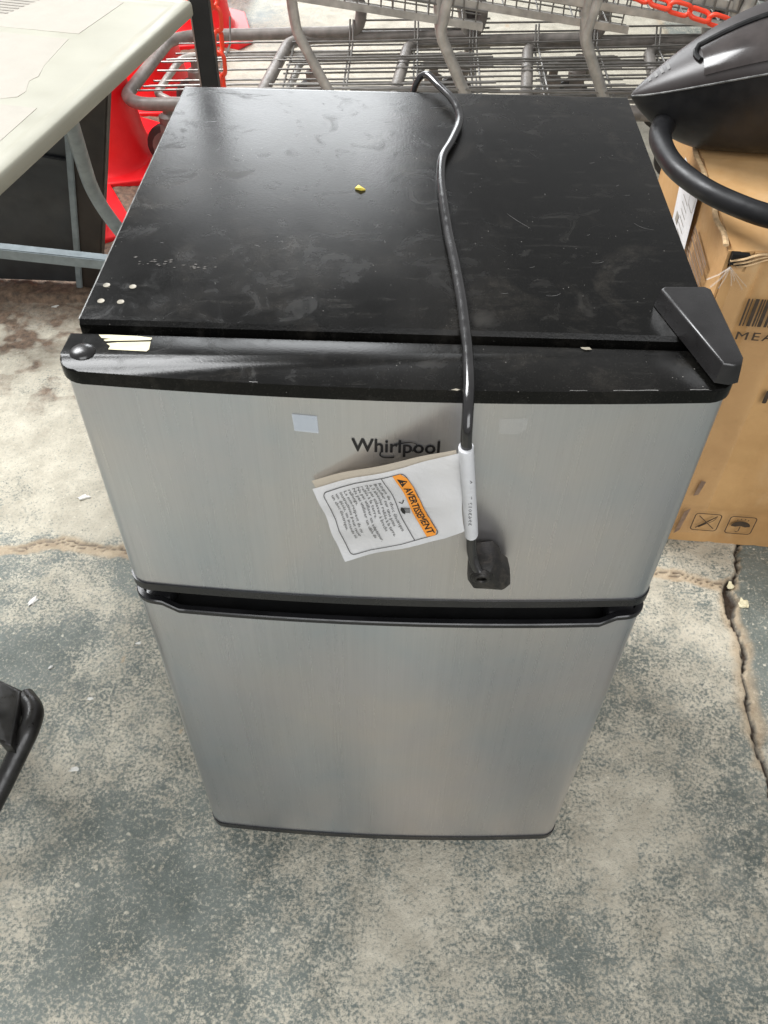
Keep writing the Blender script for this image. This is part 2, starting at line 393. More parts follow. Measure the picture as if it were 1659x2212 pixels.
def sm(x, a, b): t = np.clip((x - a) / (b - a), 0, 1); return t * t * (3 - 2 * t)
CRACK = [(.70, .75), (.66, .62), (.639, .524), (.629, .475), (.600, .425), (.597, .351), (.593, .286), (.584, .232), (.578, .165), (.577, .118), (.574, .065), (.572, 0), (.56, -.1), (.555, -.5)]
JOINT = [(-2.2, .42), (-.9, .452), (-.719, .461), (-.671, .469), (-.616, .488), (-.56, .473), (-.5, .471), (-.42, .468), (0, .47), (.40, .468), (.49, .462), (.55, .445), (.603, .43)]
FARJ = [(1.06, 6.), (1.02, 3.8), (1.003, 3.42), (.995, 3.2), (.984, 3.06), (.95, 2.4), (.85, 1.4), (.70, .75)]
def build_floor():
    def axis(lo, hi, step, outs_lo, outs_hi): return np.concatenate([outs_lo, np.arange(lo, hi, step), outs_hi])
    xs = axis(-1.02, .74, .004, np.array([-40, -20, -10, -6, -4, -3, -2.4, -2., -1.7, -1.5, -1.3, -1.15, -1.08]), np.concatenate([np.arange(.74, 1.3, .02), [1.5, 1.8, 2.2, 3, 4, 6, 10, 20, 40]]))
    ys = axis(-.42, 1.42, .004, np.array([-40, -20, -10, -5, -3, -2, -1.4, -1, -.8, -.6, -.5]), np.concatenate([np.arange(1.42, 3.7, .03), [3.9, 4.3, 5, 6, 8, 12, 20, 40]]))
    X, Y = np.meshgrid(xs, ys); nx, ny = len(xs), len(ys)
    wob = (fbm(X, Y, 45, 11, 3) - .5) * .016; wob2 = (fbm(X, Y, 38, 21, 3) - .5) * .016
    dc, sd = pdist(X + wob, Y + wob2, CRACK); dj, sj = pdist(X + wob, Y + wob2, JOINT); df, sf = pdist(X + wob, Y, FARJ)
    cw = .0028 + .0035 * fbm(X, Y, 22, 31, 2) + .010 * np.exp(-((X - .605) ** 2 + (Y - .40) ** 2) / .0011)
    crack = 1 - sm(dc, cw * .55, cw)
    jw = .0016 + .002 * fbm(X, Y, 30, 41, 2)
    jcrack = (1 - sm(np.abs(dj - .006 * (sj < 0)), jw * .3, jw)) * sm(fbm(X, Y, 12, 51, 3), .42, .56)
    rust = (1 - sm(dj, .005 + .010 * fbm(X, Y, 16, 61, 3), .010 + .018 * fbm(X, Y, 25, 62, 3))) * .8
    rust = np.maximum(rust, (1 - sm(dc, cw * 1.0, cw * 1.4 + .022 * sm(fbm(X, Y, 9, 71, 3), .48, .72))) * .75)
    rust = np.maximum(rust, (1 - sm(df, .004, .012)) * (Y > .8) * .6)
    rust *= (1 - crack)
    z = (fbm(X, Y, 6, 81, 3) - .5) * .004 + (fbm(X, Y, 60, 91, 4) - .5) * .0022
    z = z - crack * .010 - jcrack * .004 - rust * .0015
    z += (sd > 0) * (1 - sm(dc, 0, .09)) * .0025
    z += ((fbm(X, Y, 120, 95, 3) - .5) * .010) * (1 - sm(dc, .002, .022)) * sm(fbm(X, Y, 7, 97, 2), .4, .6)
    ledge = sm(Y + (fbm(X, Y, 14, 101, 3) - .5) * .03 - .02 * X, 1.255, 1.268) * (1 - sm(X, -.70, -.62))
    z += ledge * (.010 + .016 * fbm(X, Y, 28, 103, 4))
    # peeled upper-left surface
    peel = (1 - sm(X, -.45, -.3)) * sm(Y, .62, .9) * (1 - sm(Y, 1.15, 1.25))
    z += peel * (fbm(X, Y, 26, 111, 5) - .5) * .007
    z *= (np.abs(X) < 3) * (Y < 4) * (Y > -2)
    worn = .31 + .25 * (fbm(X, Y, 3.2, 121, 3) - .5) * 2
    worn = worn + .10 * sm(X, .2, .45) * sm(Y, -.2, .25) * (1 - sm(Y, 1.2, 1.6))
    lm = (1 - sm(X, -.42, -.18)) * sm(Y, -.12, .12) * (1 - sm(Y, .46, .52)); worn = worn * (1 - lm) + lm * (.20 + .3 * (fbm(X, Y, 5, 131, 3) - .4))  # left-mid: smoother paint, wear raised to put the floor's sheen into colour
    ul = (1 - sm(X, -.4, -.1)) * sm(Y, .47, .55) * (1 - sm(Y, 1.6, 1.9)); worn = worn * (1 - ul) + ul * (.35 + .8 * fbm(X, Y, 4, 141, 3))
    far = sm(Y, 1.5, 2.1); fv = .85 - .75 * (sf < 0) - .55 * sm(-X, .25, .7) * sm(Y, 2.6, 3.2); worn = worn * (1 - far) + far * fv
    rc = (sd < 0) * (Y < .75) * 1.0; rcm = rc * sm(dc, .0, .01) * (X > .5); worn = worn * (1 - rcm) + rcm * (-.12 + .5 * sm(fbm(X, Y, 8, 151, 3), .55, .75) * (Y < .45))
    dirt = ledge * .9 + .50 * sm(Y, 1.0, 1.24) * (1 - sm(X, -.55, -.4)) * (1 - sm(Y, 1.9, 2.2))
    for cx, cy, r, a in ((-.88, 1.09, .06, .55), (-.80, 1.07, .05, .5), (-.70, 1.05, .04, .45), (-.66, .93, .05, .35), (-.74, .93, .06, .25), (-.83, 1.0, .07, .25)):
        dirt = np.maximum(dirt, a * np.exp(-((X - cx) ** 2 + (Y - cy) ** 2) / (2 * r * r * .4)))
    dirt += .28 * peel * sm(fbm(X, Y, 22, 161, 4), .5, .64)
    me = bpy.data.meshes.new('floor')
    n = nx * ny; me.vertices.add(n); me.vertices.foreach_set('co', np.stack([X, Y, z], -1).reshape(-1).astype(np.float32))
    i = np.arange(n).reshape(ny, nx); q = np.stack([i[:-1, :-1], i[:-1, 1:], i[1:, 1:], i[1:, :-1]], -1).reshape(-1, 4)
    me.loops.add(q.size); me.loops.foreach_set('vertex_index', q.reshape(-1).astype(np.int32))
    me.polygons.add(len(q)); me.polygons.foreach_set('loop_start', (np.arange(len(q)) * 4).astype(np.int32)); me.polygons.foreach_set('loop_total', np.full(len(q), 4, np.int32))
    me.update(); me.validate()
    me.polygons.foreach_set('use_smooth', np.ones(len(q), bool))
    for nm, a in (('worn', worn), ('dirt', dirt), ('crack', np.maximum(crack, jcrack * .8)), ('rust', np.clip(rust, 0, 1))):
        at = me.attributes.new(nm, 'FLOAT', 'POINT'); at.data.foreach_set('value', a.reshape(-1).astype(np.float32))
    me.materials.append(MT['floor'])
    o = bpy.data.objects.new('floor', me); COL.objects.link(o); o['kind'] = 'structure'
build_floor()

# ------------------------------------------------------------------ fridge
H = .849; WC = .2335; WD = .2378; DEP = .4334; YF = -.0528; BOW = .0100
def bow_y(x, yf=YF, hw=WD): return yf - BOW * (1 - (x / hw) ** 2)
def door_poly(hw, yb, yf, r, n=28):
    """plan outline of a bow-fronted door, rounded front corners"""
    out = [(hw, yb), (-hw, yb)]
    out = [(-hw, yb)]
    c = (-hw + r, yf + r * .9)
    for i in range(7):
        t = math.radians(180 + 85 * i / 6); out.append((c[0] + r * math.cos(t), c[1] + r * .9 * math.sin(t) - BOW * (1 - ((hw - r) / hw) ** 2) * i / 6))
    for i in range(1, n):
        x = -hw + r + (2 * hw - 2 * r) * i / n; out.append((x, yf - BOW * (1 - (x / hw) ** 2)))
    out += [(-x, y) for x, y in out[1:8][::-1]]
    out.append((hw, yb))
    return out
fridge = thing('mini_fridge', 'small two-door fridge with brushed steel doors and black top', 'fridge', (0, .2, 0))
bm = bmesh.new()
# cabinet shell with rounded back edge
prof = [(0.0, .016), (0.0, H - .003), (.003, H)]
for i in range(7):
    t = math.radians(90 - 90 * i / 6); prof.append((DEP - .016 + .016 * math.cos(t), H - .016 + .016 * math.sin(t)))
prof.append((DEP, .016))
L = [bm.verts.new((-WC, y, z)) for y, z in prof]; R_ = [bm.verts.new((WC, y, z)) for y, z in prof]
bm.faces.new(L); bm.faces.new(R_[::-1])
for i in range(len(prof)): bm.faces.new((L[i], R_[i], R_[(i + 1) % len(prof)], L[(i + 1) % len(prof)]))
cab = frombm('cabinet', bm, MT['top'], fridge, True)
bm = bmesh.new(); box_bm(bm, (-WC - .0012, .004, H - .006), (-WC - .0001, DEP - .012, H - .0004)); frombm('scuffed_lit_edge', bm, MT['edge'], cab)  # pale strip: scuffs plus the light caught along this edge, put into colour
bm = bmesh.new(); box_bm(bm, (-WC + .004, -.0092, .06), (WC - .004, -.0005, H - .012)); frombm('door_gasket', bm, MT['void'], fridge)
for sx in (-1, 1):
    for y in (.03, DEP - .04):
        bm = bmesh.new(); lathe_bm(bm, [(.016, 0), (.018, .004), (.018, .009), (.010, .011), (.010, .0152)], (sx * .19, y, .001), 16); frombm('foot', bm, MT['void'], fridge, True)
# freezer door
fz = frombm('freezer_door', prism_bm(bmesh.new(), door_poly(WD - .0022, -.0098, YF + .002, .018), .6035, .8348), MT['steel'], fridge, True)
frombm('top_cap', prism_bm(bmesh.new(), door_poly(WD, -.0098, YF, .020), .8350, .8462, .0016), MT['cap'], fz, True)
frombm('bottom_trim', prism_bm(bmesh.new(), door_poly(WD - .001, -.0098, YF + .0006, .019), .5940, .6033, .0), MT['trim'], fz, True)
# lower door: its steel skin steps down under the hand recess
def lower_door():
    hw = WD - .0022; poly = door_poly(hw, -.0098, YF + .002, .018, 60)
    def ztop(x):
        a = abs(x); return .5735 if a > .212 else (.5625 if a < .196 else .5625 + (.011) * (a - .196) / .016)
    bm = bmesh.new(); lo = [bm.verts.new((x, y, .0625)) for x, y in poly]; hi = [bm.verts.new((x, y, ztop(x))) for x, y in poly]
    n = len(poly)
    for i in range(n): bm.faces.new((lo[i], lo[(i + 1) % n], hi[(i + 1) % n], hi[i]))
    bm.faces.new(lo[::-1])
    o = frombm('lower_door', bm, MT['steel'], fridge, True)
    # hand recess: lip rail following the step, pocket floor and ends
    bm = bmesh.new(); pl = door_poly(WD - .0006, -.0098, YF, .0195, 60)[1:-1]
    th = .0030
    ring = []
    for i, (x, y) in enumerate(pl):
        a = pl[max(i - 1, 0)]; b = pl[min(i + 1, len(pl) - 1)]; t = Vector((b[0] - a[0], b[1] - a[1])).normalized(); nn = Vector((-t.y, t.x))
        z = ztop(x); q = (x + nn.x * .006, y + nn.y * .006)
        ring.append([bm.verts.new(p) for p in ((x, y, z + .0002), (x, y, z + .0045), (x + nn.x * .001, y + nn.y * .001, z + .0055), (q[0], q[1], z + .0055), (q[0], q[1], z - .012))])
    for a, b in zip(ring, ring[1:]):
        for k in range(4): bm.faces.new((a[k], b[k], b[k + 1], a[k + 1]))
    frombm('handle_lip', bm, MT['trim'], o, True)
    bm = bmesh.new(); box_bm(bm, (-.226, -.0470, .5450), (.226, -.0105, .5520)); frombm('handle_pocket', bm, MT['void'], o)
    for s in (-1, 1):
        bm = bmesh.new(); x0, x1 = sorted((s * .2035, s * .2280)); box_bm(bm, (x0, -.0485, .5530), (x1, -.0105, .5770), .002); frombm('handle_end_block', bm, MT['trim'], o, True)
    frombm('bottom_trim', prism_bm(bmesh.new(), door_poly(WD - .001, -.0098, YF + .0006, .019), .0520, .0623), MT['trim'], o, True)
lower_door()
bm = bmesh.new(); box_bm(bm, (-.20, -.034, .018), (.20, -.0008, .0500)); frombm('toe_plate', bm, MT['void'], fridge)
# hinge cover
HP = [(.1955, .0385), (.1985, .0425), (.2290, .0440), (.2330, .0405), (.2370, -.0405), (.2345, -.0470), (.2285, -.0495), (.2215, -.0480)]
HPs = [(.1940, .0400), (.1972, .0448), (.2300, .0462), (.2350, .0420), (.2385, -.0415), (.2358, -.0492), (.2285, -.0520), (.2195, -.0500)]
frombm('hinge_cover', prism_bm(bmesh.new(), HP[::-1], .8496, .8655, .0022, 3, HPs[::-1]), MT['hinge'], fridge, True)
g = Geo(); rs = random.Random(5)
def scratch(x, y, ln, ang, wd=.0005, bend=.1):
    pts = []
    for q in range(7):
        t = q / 6 - .5; pts.append((x + ln * t * math.cos(ang) - bend * ln * t * t * math.sin(ang), y + ln * t * math.sin(ang) + bend * ln * t * t * math.cos(ang)))
    vs, fs = line_strip(pts, [wd * (.25 + .75 * math.sin(math.pi * (q + .5) / 7)) for q in range(7)]); g.add(vs, fs)
for x, y, ln, an, bd in ((-.175, .405, .050, -.05, .15), (-.150, .402, .022, .25, .1), (.205, .155, .018, -.6, .5), (.160, .098, .010, .2, .6), (.10, .16, .030, -.9, .1), (-.055, .10, .007, .4, .3), (.12, .05, .012, .3, .6), (-.02, .145, .008, 1.2, .4), (.20, .21, .006, .1, .2)): scratch(x, y, ln, an, .0006 if ln > .03 else .0005, bd)
for q in range(26): scratch(rs.uniform(-.2, .2), rs.uniform(.03, .40), rs.uniform(.002, .006), rs.uniform(0, 3.1), .0005, .4)
v, f = g.map(lambda p: (p.x, p.y, H + .00015)); o_ = mk('scuff_marks', v, f, MT['scuff'], cab); o_['kind'] = 'stuff'
g = Geo()
def flake(x, y, r, seed):
    rr = random.Random(seed); n = 9; g.poly([(x + r * (1.5 if k % 2 else .7) * rr.uniform(.5, 1) * math.cos(2 * math.pi * k / n), y + r * .6 * rr.uniform(.5, 1) * math.sin(2 * math.pi * k / n)) for k in range(n)])
for cx_, cy_, n_, sp in ((-.192, .081, 16, .009), (-.160, .077, 12, .006), (.045, -.2, 0, 0)):
    for q in range(n_): flake(cx_ + rs.gauss(0, sp), cy_ + rs.gauss(0, sp * .35), rs.uniform(.0006, .0022), q + int(cx_ * -1000))
v, f = g.map(lambda p: (p.x, p.y, H + .0002)); o_ = mk('dried_residue', v, f, MT['residue'], cab); o_['kind'] = 'stuff'
# screw-hole plugs on the cabinet top
for x, y in ((-.204, .046), (-.2245, .047), (-.2235, .026), (-.2085, .0255)):
    bm = bmesh.new(); lathe_bm(bm, [(.0028, 0), (.0027, .0003), (.0018, .0001)], (x, y, H + .0001), 14); frombm('screw_hole', bm, MT['putty'], fridge, True)
bm = bmesh.new(); lathe_bm(bm, [(.0092, 0), (.0088, .0010), (.0068, .0026), (.0035, .0034), (.0008, .0036)], (-.2225, -.0325, .8461), 24); frombm('hinge_hole_plug', bm, MT['hinge'], fridge, True)
# torn label on the freezer cap
g = Geo(); g.poly([(-.2050, -.0290), (-.1772, -.0300), (-.1760, -.0275), (-.1768, -.0185), (-.2000, -.0205), (-.2080, -.0222), (-.2045, -.0250)])
g.poly([(-.2160, -.0122), (-.2080, -.0118), (-.1990, -.0122), (-.1880, -.0124), (-.1768, -.0140), (-.1770, -.0166), (-.1900, -.0180), (-.2010, -.0188), (-.2095, -.0196), (-.2110, -.0180), (-.2060, -.0168), (-.2130, -.0160)])
v, f = g.map(lambda p: (p.x, p.y, .84655)); mk('torn_label', v, f, MT['cream'], fz)
g = Geo()
for x0, x1, wd in ((.150, .181, .0006), (.120, .132, .0004), (.203, .216, .0005), (-.10, -.094, .0005)):
    vs, fs = line_strip([(x0 + (x1 - x0) * q / 5, bow_y(x0 + (x1 - x0) * q / 5) + .0012 + .0002 * math.sin(q * 2)) for q in range(6)], wd); g.add(vs, fs)
v, f = g.map(lambda p: (p.x, p.y, .84635)); mk('edge_wear', v, f, MT['wear'], fz)['kind'] = 'stuff'
g = Geo(); g.poly([(.0385, -.0625), (.0430, -.0632), (.0450, -.0618), (.0420, -.0610)]); g.poly([(.1330, -.0105), (.1395, -.0102), (.1410, -.0128), (.1365, -.0135), (.1340, -.0122)])
v, f = g.map(lambda p: (p.x, p.y, .8467)); mk('paint_chip', v, f, MT['putty'], fz)['kind'] = 'stuff'
# films left on the door
def on_door(p, off=.0006): return (p.x, bow_y(p.x, YF + .002, WD - .0022) - off - p.z * 2e-5, p.y)
for nm, pts, m in (('protective_film', [(-.0725, .8185), (-.0545, .8175), (-.0540, .8010), (-.0715, .8025)], MT['filmb']), ('clear_tape', [(.0745, .8200), (.0950, .8205), (.0945, .8090), (.0890, .8050), (.0760, .8060)], MT['filmc'])):
    g = Geo(); g.poly(pts); v, f = g.map(on_door); mk(nm, v, f, m, fz)
# door lettering with its ring
vs, fs = text_geo('Whirlpool', 1, .022, spacing=1.02); vs = fit_geo(vs, -.0305, .0345, .7802, .7972)
g = Geo(); g.add(vs, fs); v, f = g.map(lambda p: on_door(p, .0005)); mk('lettering', v, f, MT['ink'], fz)
ro = []; ri = []
for i in range(48):
    t = 2 * math.pi * i / 48; a = math.radians(24)
    for lst, rx, ry, ox, oy in ((ro, .0150, .0066, 0, 0), (ri, .0141, .0052, .0003, .0001)):
        x = rx * math.cos(t) + ox; y = ry * math.sin(t) + oy; lst.append((.0040 + x * math.cos(a) - y * math.sin(a), .7872 + x * math.sin(a) + y * math.cos(a)))
g = Geo()
for i in range(48):
    j = (i + 1) % 48
    if 12 <= i <= 19: continue
    if 33 <= i <= 40: continue
    g.add([ro[i], ro[j], ri[j], ri[i]], [[0, 1, 2, 3]])
v, f = g.map(lambda p: on_door(p, .0008)); mk('lettering_ring', v, f, MT['ink'], fz)
# power cord
zc = H + .0046
cpath = [(.006, .4400, .70), (.006, .4420, .80), (.009, .4450, .842), (.020, .4440, .858), (.034, .4200, .857), (.050, .3800, zc + .003), (.0545, .3440, zc), (.046, .3000, zc), (.0365, .2640, zc), (.0345, .2200, zc),
         (.037, .1700, zc), (.040, .1260, zc), (.0445, .0800, zc), (.048, .0340, zc), (.0495, .0000, zc), (.0505, -.0300, zc), (.0505, -.0560, .8525), (.0500, -.0740, .8490), (.0495, -.0870, .8400), (.0500, -.0920, .8250), (.0540, -.0915, .7895), (.0580, -.0890, .7585), (.0620, -.0860, .7255), (.0645, -.0870, .7035), (.0690, -.0925, .6910), (.0730, -.0960, .6855)]
cord = tube('power_cord', spline(cpath, 8), .0041, MT['cord'], fridge, 12, flat=.82)
# sub-parts of the cord: moulded ring, right-angle plug, prongs
bm = bmesh.new()
PO = [(.0640, .6880), (.0650, .6700), (.0685, .6655), (.0965, .6620), (.1005, .6660), (.0985, .6790), (.0925, .6865), (.0890, .6960), (.0835, .7005), (.0750, .7010), (.0665, .6975)]
cx, cz = .0800, .6830
PO = [(x, z - .0085) for x, z in PO]; cz -= .0085
lay = [(.96, -.0655, 0, 0), (1.03, -.0760, 0, 0), (1.0, -.0830, 0, 0), (.84, -.0890, -.0008, .0012), (.60, -.0935, -.0020, .0022), (.34, -.0940, -.0030, .0026)]
rg = [[bm.verts.new((cx + (x - cx) * k + ox, y - .0010 * math.sin(i * 2.2 + j), cz + (z - cz) * k + oz)) for i, (x, z) in enumerate(PO)] for j, (k, y, ox, oz) in enumerate(lay)]
n = len(PO); bm.faces.new(rg[0][::-1]); bm.faces.new(rg[-1])
for A, C in zip(rg, rg[1:]):
    for i in range(n): bm.faces.new((A[i], A[(i + 1) % n], C[(i + 1) % n], C[i]))
bmesh.ops.bevel(bm, geom=[e for e in bm.edges if e.calc_face_angle(0) > .45], offset=.0009, segments=2, affect='EDGES')
frombm('plug_body', bm, MT['plug'], cord, True)
for q in range(3):
    rr = .0078 - .0012 * q; yy = -.0940 - .0020 * q
    tube('moulded_ring', [Vector((.0735 + rr * math.cos(2 * math.pi * i / 24), yy - .0012 * math.sin(2 * math.pi * i / 24), .6815 + .0012 * q + rr * math.sin(2 * math.pi * i / 24))) for i in range(25)], .0015, MT['plug'], cord, 8, caps=False)
for dx in (0., .0125):
    bm = bmesh.new(); box_bm(bm, (.0785 + dx, -.0700, .6530), (.0800 + dx, -.0640, .6590)); frombm('prong', bm, MT['edge'], cord)

# warning tag glued round the cord
TA = [(-.061, .747), (-.037, .669)]; TP = [(.0095, .7905), (.0420, .7215)]; TC = [(.0470, .8150), (.0560, .7345)]
def tag_y(x, z):
    s = min(1, max(0, (x + .061) / .115)); base = -.0665 - .0255 * s
    return base + .0022 * math.sin(z * 95 + x * 40) * s * (1 - s) * 2.2 + .0012 * math.sin(z * 160 - x * 120) * (1 - s * .6)
def tag_uv(u, v):
    """u 0 left edge .. 1 printed-box edge .. 2 cord ; v 0 top .. 1 bottom"""
    a, b = (TA, TP) if u <= 1 else (TP, TC); t = u if u <= 1 else u - 1
    x = (a[0][0] * (1 - t) + b[0][0] * t) * (1 - v) + (a[1][0] * (1 - t) + b[1][0] * t) * v
    z = (a[0][1] * (1 - t) + b[0][1] * t) * (1 - v) + (a[1][1] * (1 - t) + b[1][1] * t) * v
    z += .0014 * math.sin(v * 6.0 + 1) * math.sin(min(u, 1) * 3.14) ; x += .0012 * math.sin(v * 6.3)
    return x, z
def tag_sheet(off, dx=0, dz=0, u1=2.0):
    NU, NV = 36, 22; vs = []; fs = []; dz0 = dz
    for i in range(NU + 1):
        for j in range(NV + 1):
            x, z = tag_uv(u1 * i / NU, j / NV); dz = dz0 * max(.12, 1 - .85 * i / NU); vs.append((x + dx, tag_y(x + dx, z + dz) + off, z + dz))
    for i in range(NU):
        for j in range(NV):
            a = i * (NV + 1) + j; fs.append([a, a + 1, a + NV + 2, a + NV + 1])
    return vs, fs
v, f = tag_sheet(0); wtag = mk('warning_tag', v, f, MT['tag'], fridge, True)
v, f = tag_sheet(.0028, -.0005, .0062, 1.93); tback = mk('tag_back_layer', v, f, MT['tagback'], wtag, True)
g = Geo()
for i in range(16):
    u = .55 + .055 * i; wd = (.012, .02, .03)[i % 3]; pts = []
    for j in range(9): pts.append((u, .12 + .6 * j / 8))
    for j in range(8): g.add([(u, pts[j][1]), (u + wd, pts[j][1]), (u + wd, pts[j + 1][1]), (u, pts[j + 1][1])], [[0, 1, 2, 3]])
v, f = g.map(lambda p: (tag_uv(p.x, p.y)[0] - .0005, tag_y(*tag_uv(p.x, p.y)) + .0036, tag_uv(p.x, p.y)[1] + .0030)); mk('tag_barcode', v, f, MT['boxink'], wtag)
bm = bmesh.new(); tube_bm(bm, spline([(.0500, -.0921, .8215), (.0540, -.0916, .7895), (.0580, -.0891, .7585), (.0622, -.0861, .7245)], 5), .0066, 14, flat=.8); frombm('tag_sleeve', bm, MT['tag'], wtag, True)
# print frame: p in 0..1 along left->right (box), q in 0..1 top->bottom
BX = [(-.053, .7465), (.0085, .7860), (.0375, .7265), (-.0315, .6785)]
def boxmap(p, q, off=.0005):
    x = (BX[0][0] * (1 - p) + BX[1][0] * p) * (1 - q) + (BX[3][0] * (1 - p) + BX[2][0] * p) * q
    z = (BX[0][1] * (1 - p) + BX[1][1] * p) * (1 - q) + (BX[3][1] * (1 - p) + BX[2][1] * p) * q
    z += .0012 * math.sin(q * 6.0 + 1) * math.sin(p * 3.14); x += .0012 * math.sin(q * 6.3) * .9
    return (x, tag_y(x, z) - off, z)
def dens(loop, n=6):
    out = []
    for i in range(len(loop)):
        a = Vector(loop[i]); b = Vector(loop[(i + 1) % len(loop)]); out += [tuple(a.lerp(b, k / n)) for k in range(n)]
    return out
g = Geo(); vs, fs = loop_strip(dens(rrect(0, 1, 0, 1, .05, 3), 5), .011); g.add(vs, fs)
vs, fs = line_strip([(.735, i / 12) for i in range(13)], .010); g.add(vs, fs)
v, f = g.map(lambda p: boxmap(p.x, p.y, .0009)); mk('tag_border', v, f, MT['greyink'], wtag)
g = Geo()
for i in range(14):
    q0, q1 = i / 14, (i + 1) / 14; r = .04 if i in (0, 13) else 0
    g.add([(.868, q0), (1.0 - (r if i == 0 else 0), q0), (1.0 - (r if i == 13 else 0), q1), (.868, q1)], [[0, 1, 2, 3]])
v, f = g.map(lambda p: boxmap(p.x, p.y, .0010)); mk('tag_banner', v, f, MT['orange'], wtag)
def tag_text(s, p0, p1, q0, q1, m, nm, bold, off, spacing=1.):
    """text runs top->bottom (q), its up direction points to the right (p)"""
    vs, fs = text_geo(s, 1, bold, spacing=spacing, res=2); vs = fit_geo(vs, q0, q1, p0, p1)
    return vs, fs
g = Geo(); vs, fs = text_geo('AVERTISSEMENT', 1, .03, res=2); vs = fit_geo(vs, .20, .965, .893, .972); g.add(vs, fs)
g.add([(.045, .895), (.175, .895), (.110, .985)], [[0, 1, 2]])
v, f = g.map(lambda p: boxmap(p.y, p.x, .0012 + p.z * 2e-5)); mk('tag_warning_word', v, f, MT['ink'], wtag)
g = Geo(); g.add([(.102, .935), (.118, .935), (.114, .965), (.106, .965)], [[0, 1, 2, 3]]); g.add([(.104, .912), (.116, .912), (.116, .924), (.104, .924)], [[0, 1, 2, 3]])
v, f = g.map(lambda p: boxmap(p.y, p.x, .0015)); mk('tag_warning_mark', v, f, MT['orange'], wtag)
LINES = [('Risque de choc électrique', .86), ('Brancher sur une prise', .74), ('à 3 alvéoles reliée à la terre.', .90), ('Ne pas enlever à broche', .78), ('reliée à la terre.', .52), ('Ne pas utiliser un adaptateur.', .93), ('Ne pas utiliser un câble de', .86), ('rallonge.', .28), ('Le non-respect de ces', .70), ('instructions peut causer', .78), ('un décès, un incendie ou', .80), ('un choc électrique.', .60)]
g = Geo()
for i, (s, e) in enumerate(LINES):
    vs, fs = text_geo(s, 1, .012, res=1)
    hgt = 1.0; top = max(v.y for v in vs); bot = min(v.y for v in vs)
    p_base = .665 - i * .0525; sc_ = .052
    q0 = .055; a = min(v.x for v in vs); b = max(v.x for v in vs)
    vs = [Vector((q0 + (v.x - a) / (b - a) * (e * .93 - .02), p_base + v.y * sc_, v.z)) for v in vs]; g.add(vs, fs)
v, f = g.map(lambda p: boxmap(p.y, p.x, .0009 + p.z * 2e-5)); mk('tag_small_print', v, f, MT['greyink'], wtag)
# hand and spark pictogram
g = Geo(); g.poly([(.47, .775), (.50, .755), (.56, .765), (.585, .785), (.555, .800), (.49, .800)])
for i in range(4):
    q = .49 + .024 * i; vs, fs = line_strip([(q, .800), (q + .012, .835), (q + .024, .862 - .006 * i)], .010); g.add(vs, fs)
vs, fs = line_strip([(.395, .770), (.42, .800), (.40, .815), (.375, .830)], .012); g.add(vs, fs)
v, f = g.map(lambda p: boxmap(p.y, p.x, .0010)); mk('tag_hand_symbol', v, f, MT['ink'], wtag)
vs, fs = text_geo('3963013 Rev. A', 1, .0, res=1); vs = fit_geo(vs, 0, 1, 0, 1)
v = [(.0585 + .0026 * q.y - .0070 * q.x * .6, -.0895 - .0055 + .0030 * (1 - q.x) - .0022, .7440 + .052 * q.x) for q in vs]; mk('tag_number', [(x - .0005, y - .0009, z) for x, y, z in v], fs, MT['greyink'], wtag)

# scrap lying on the fridge
g = Geo(); ring_ = [(-.042, .208), (-.039, .2115), (-.034, .2095), (-.0325, .2065), (-.0365, .2055)]
vs = [(x, y, H + .0015 + .0012 * math.sin(i * 2)) for i, (x, y) in enumerate(ring_)] + [(x, y, H + .0002) for x, y in ring_]
fs = [[0, 1, 2, 3, 4], [9, 8, 7, 6, 5]] + [[i, i + 5, (i + 1) % 5 + 5, (i + 1) % 5] for i in range(5)]
tag(mk('paper_scrap', vs, fs, MT['yellow'], base=(-.037, .208, H)), 'tiny yellow and white scrap lying on the black fridge top', 'scrap')

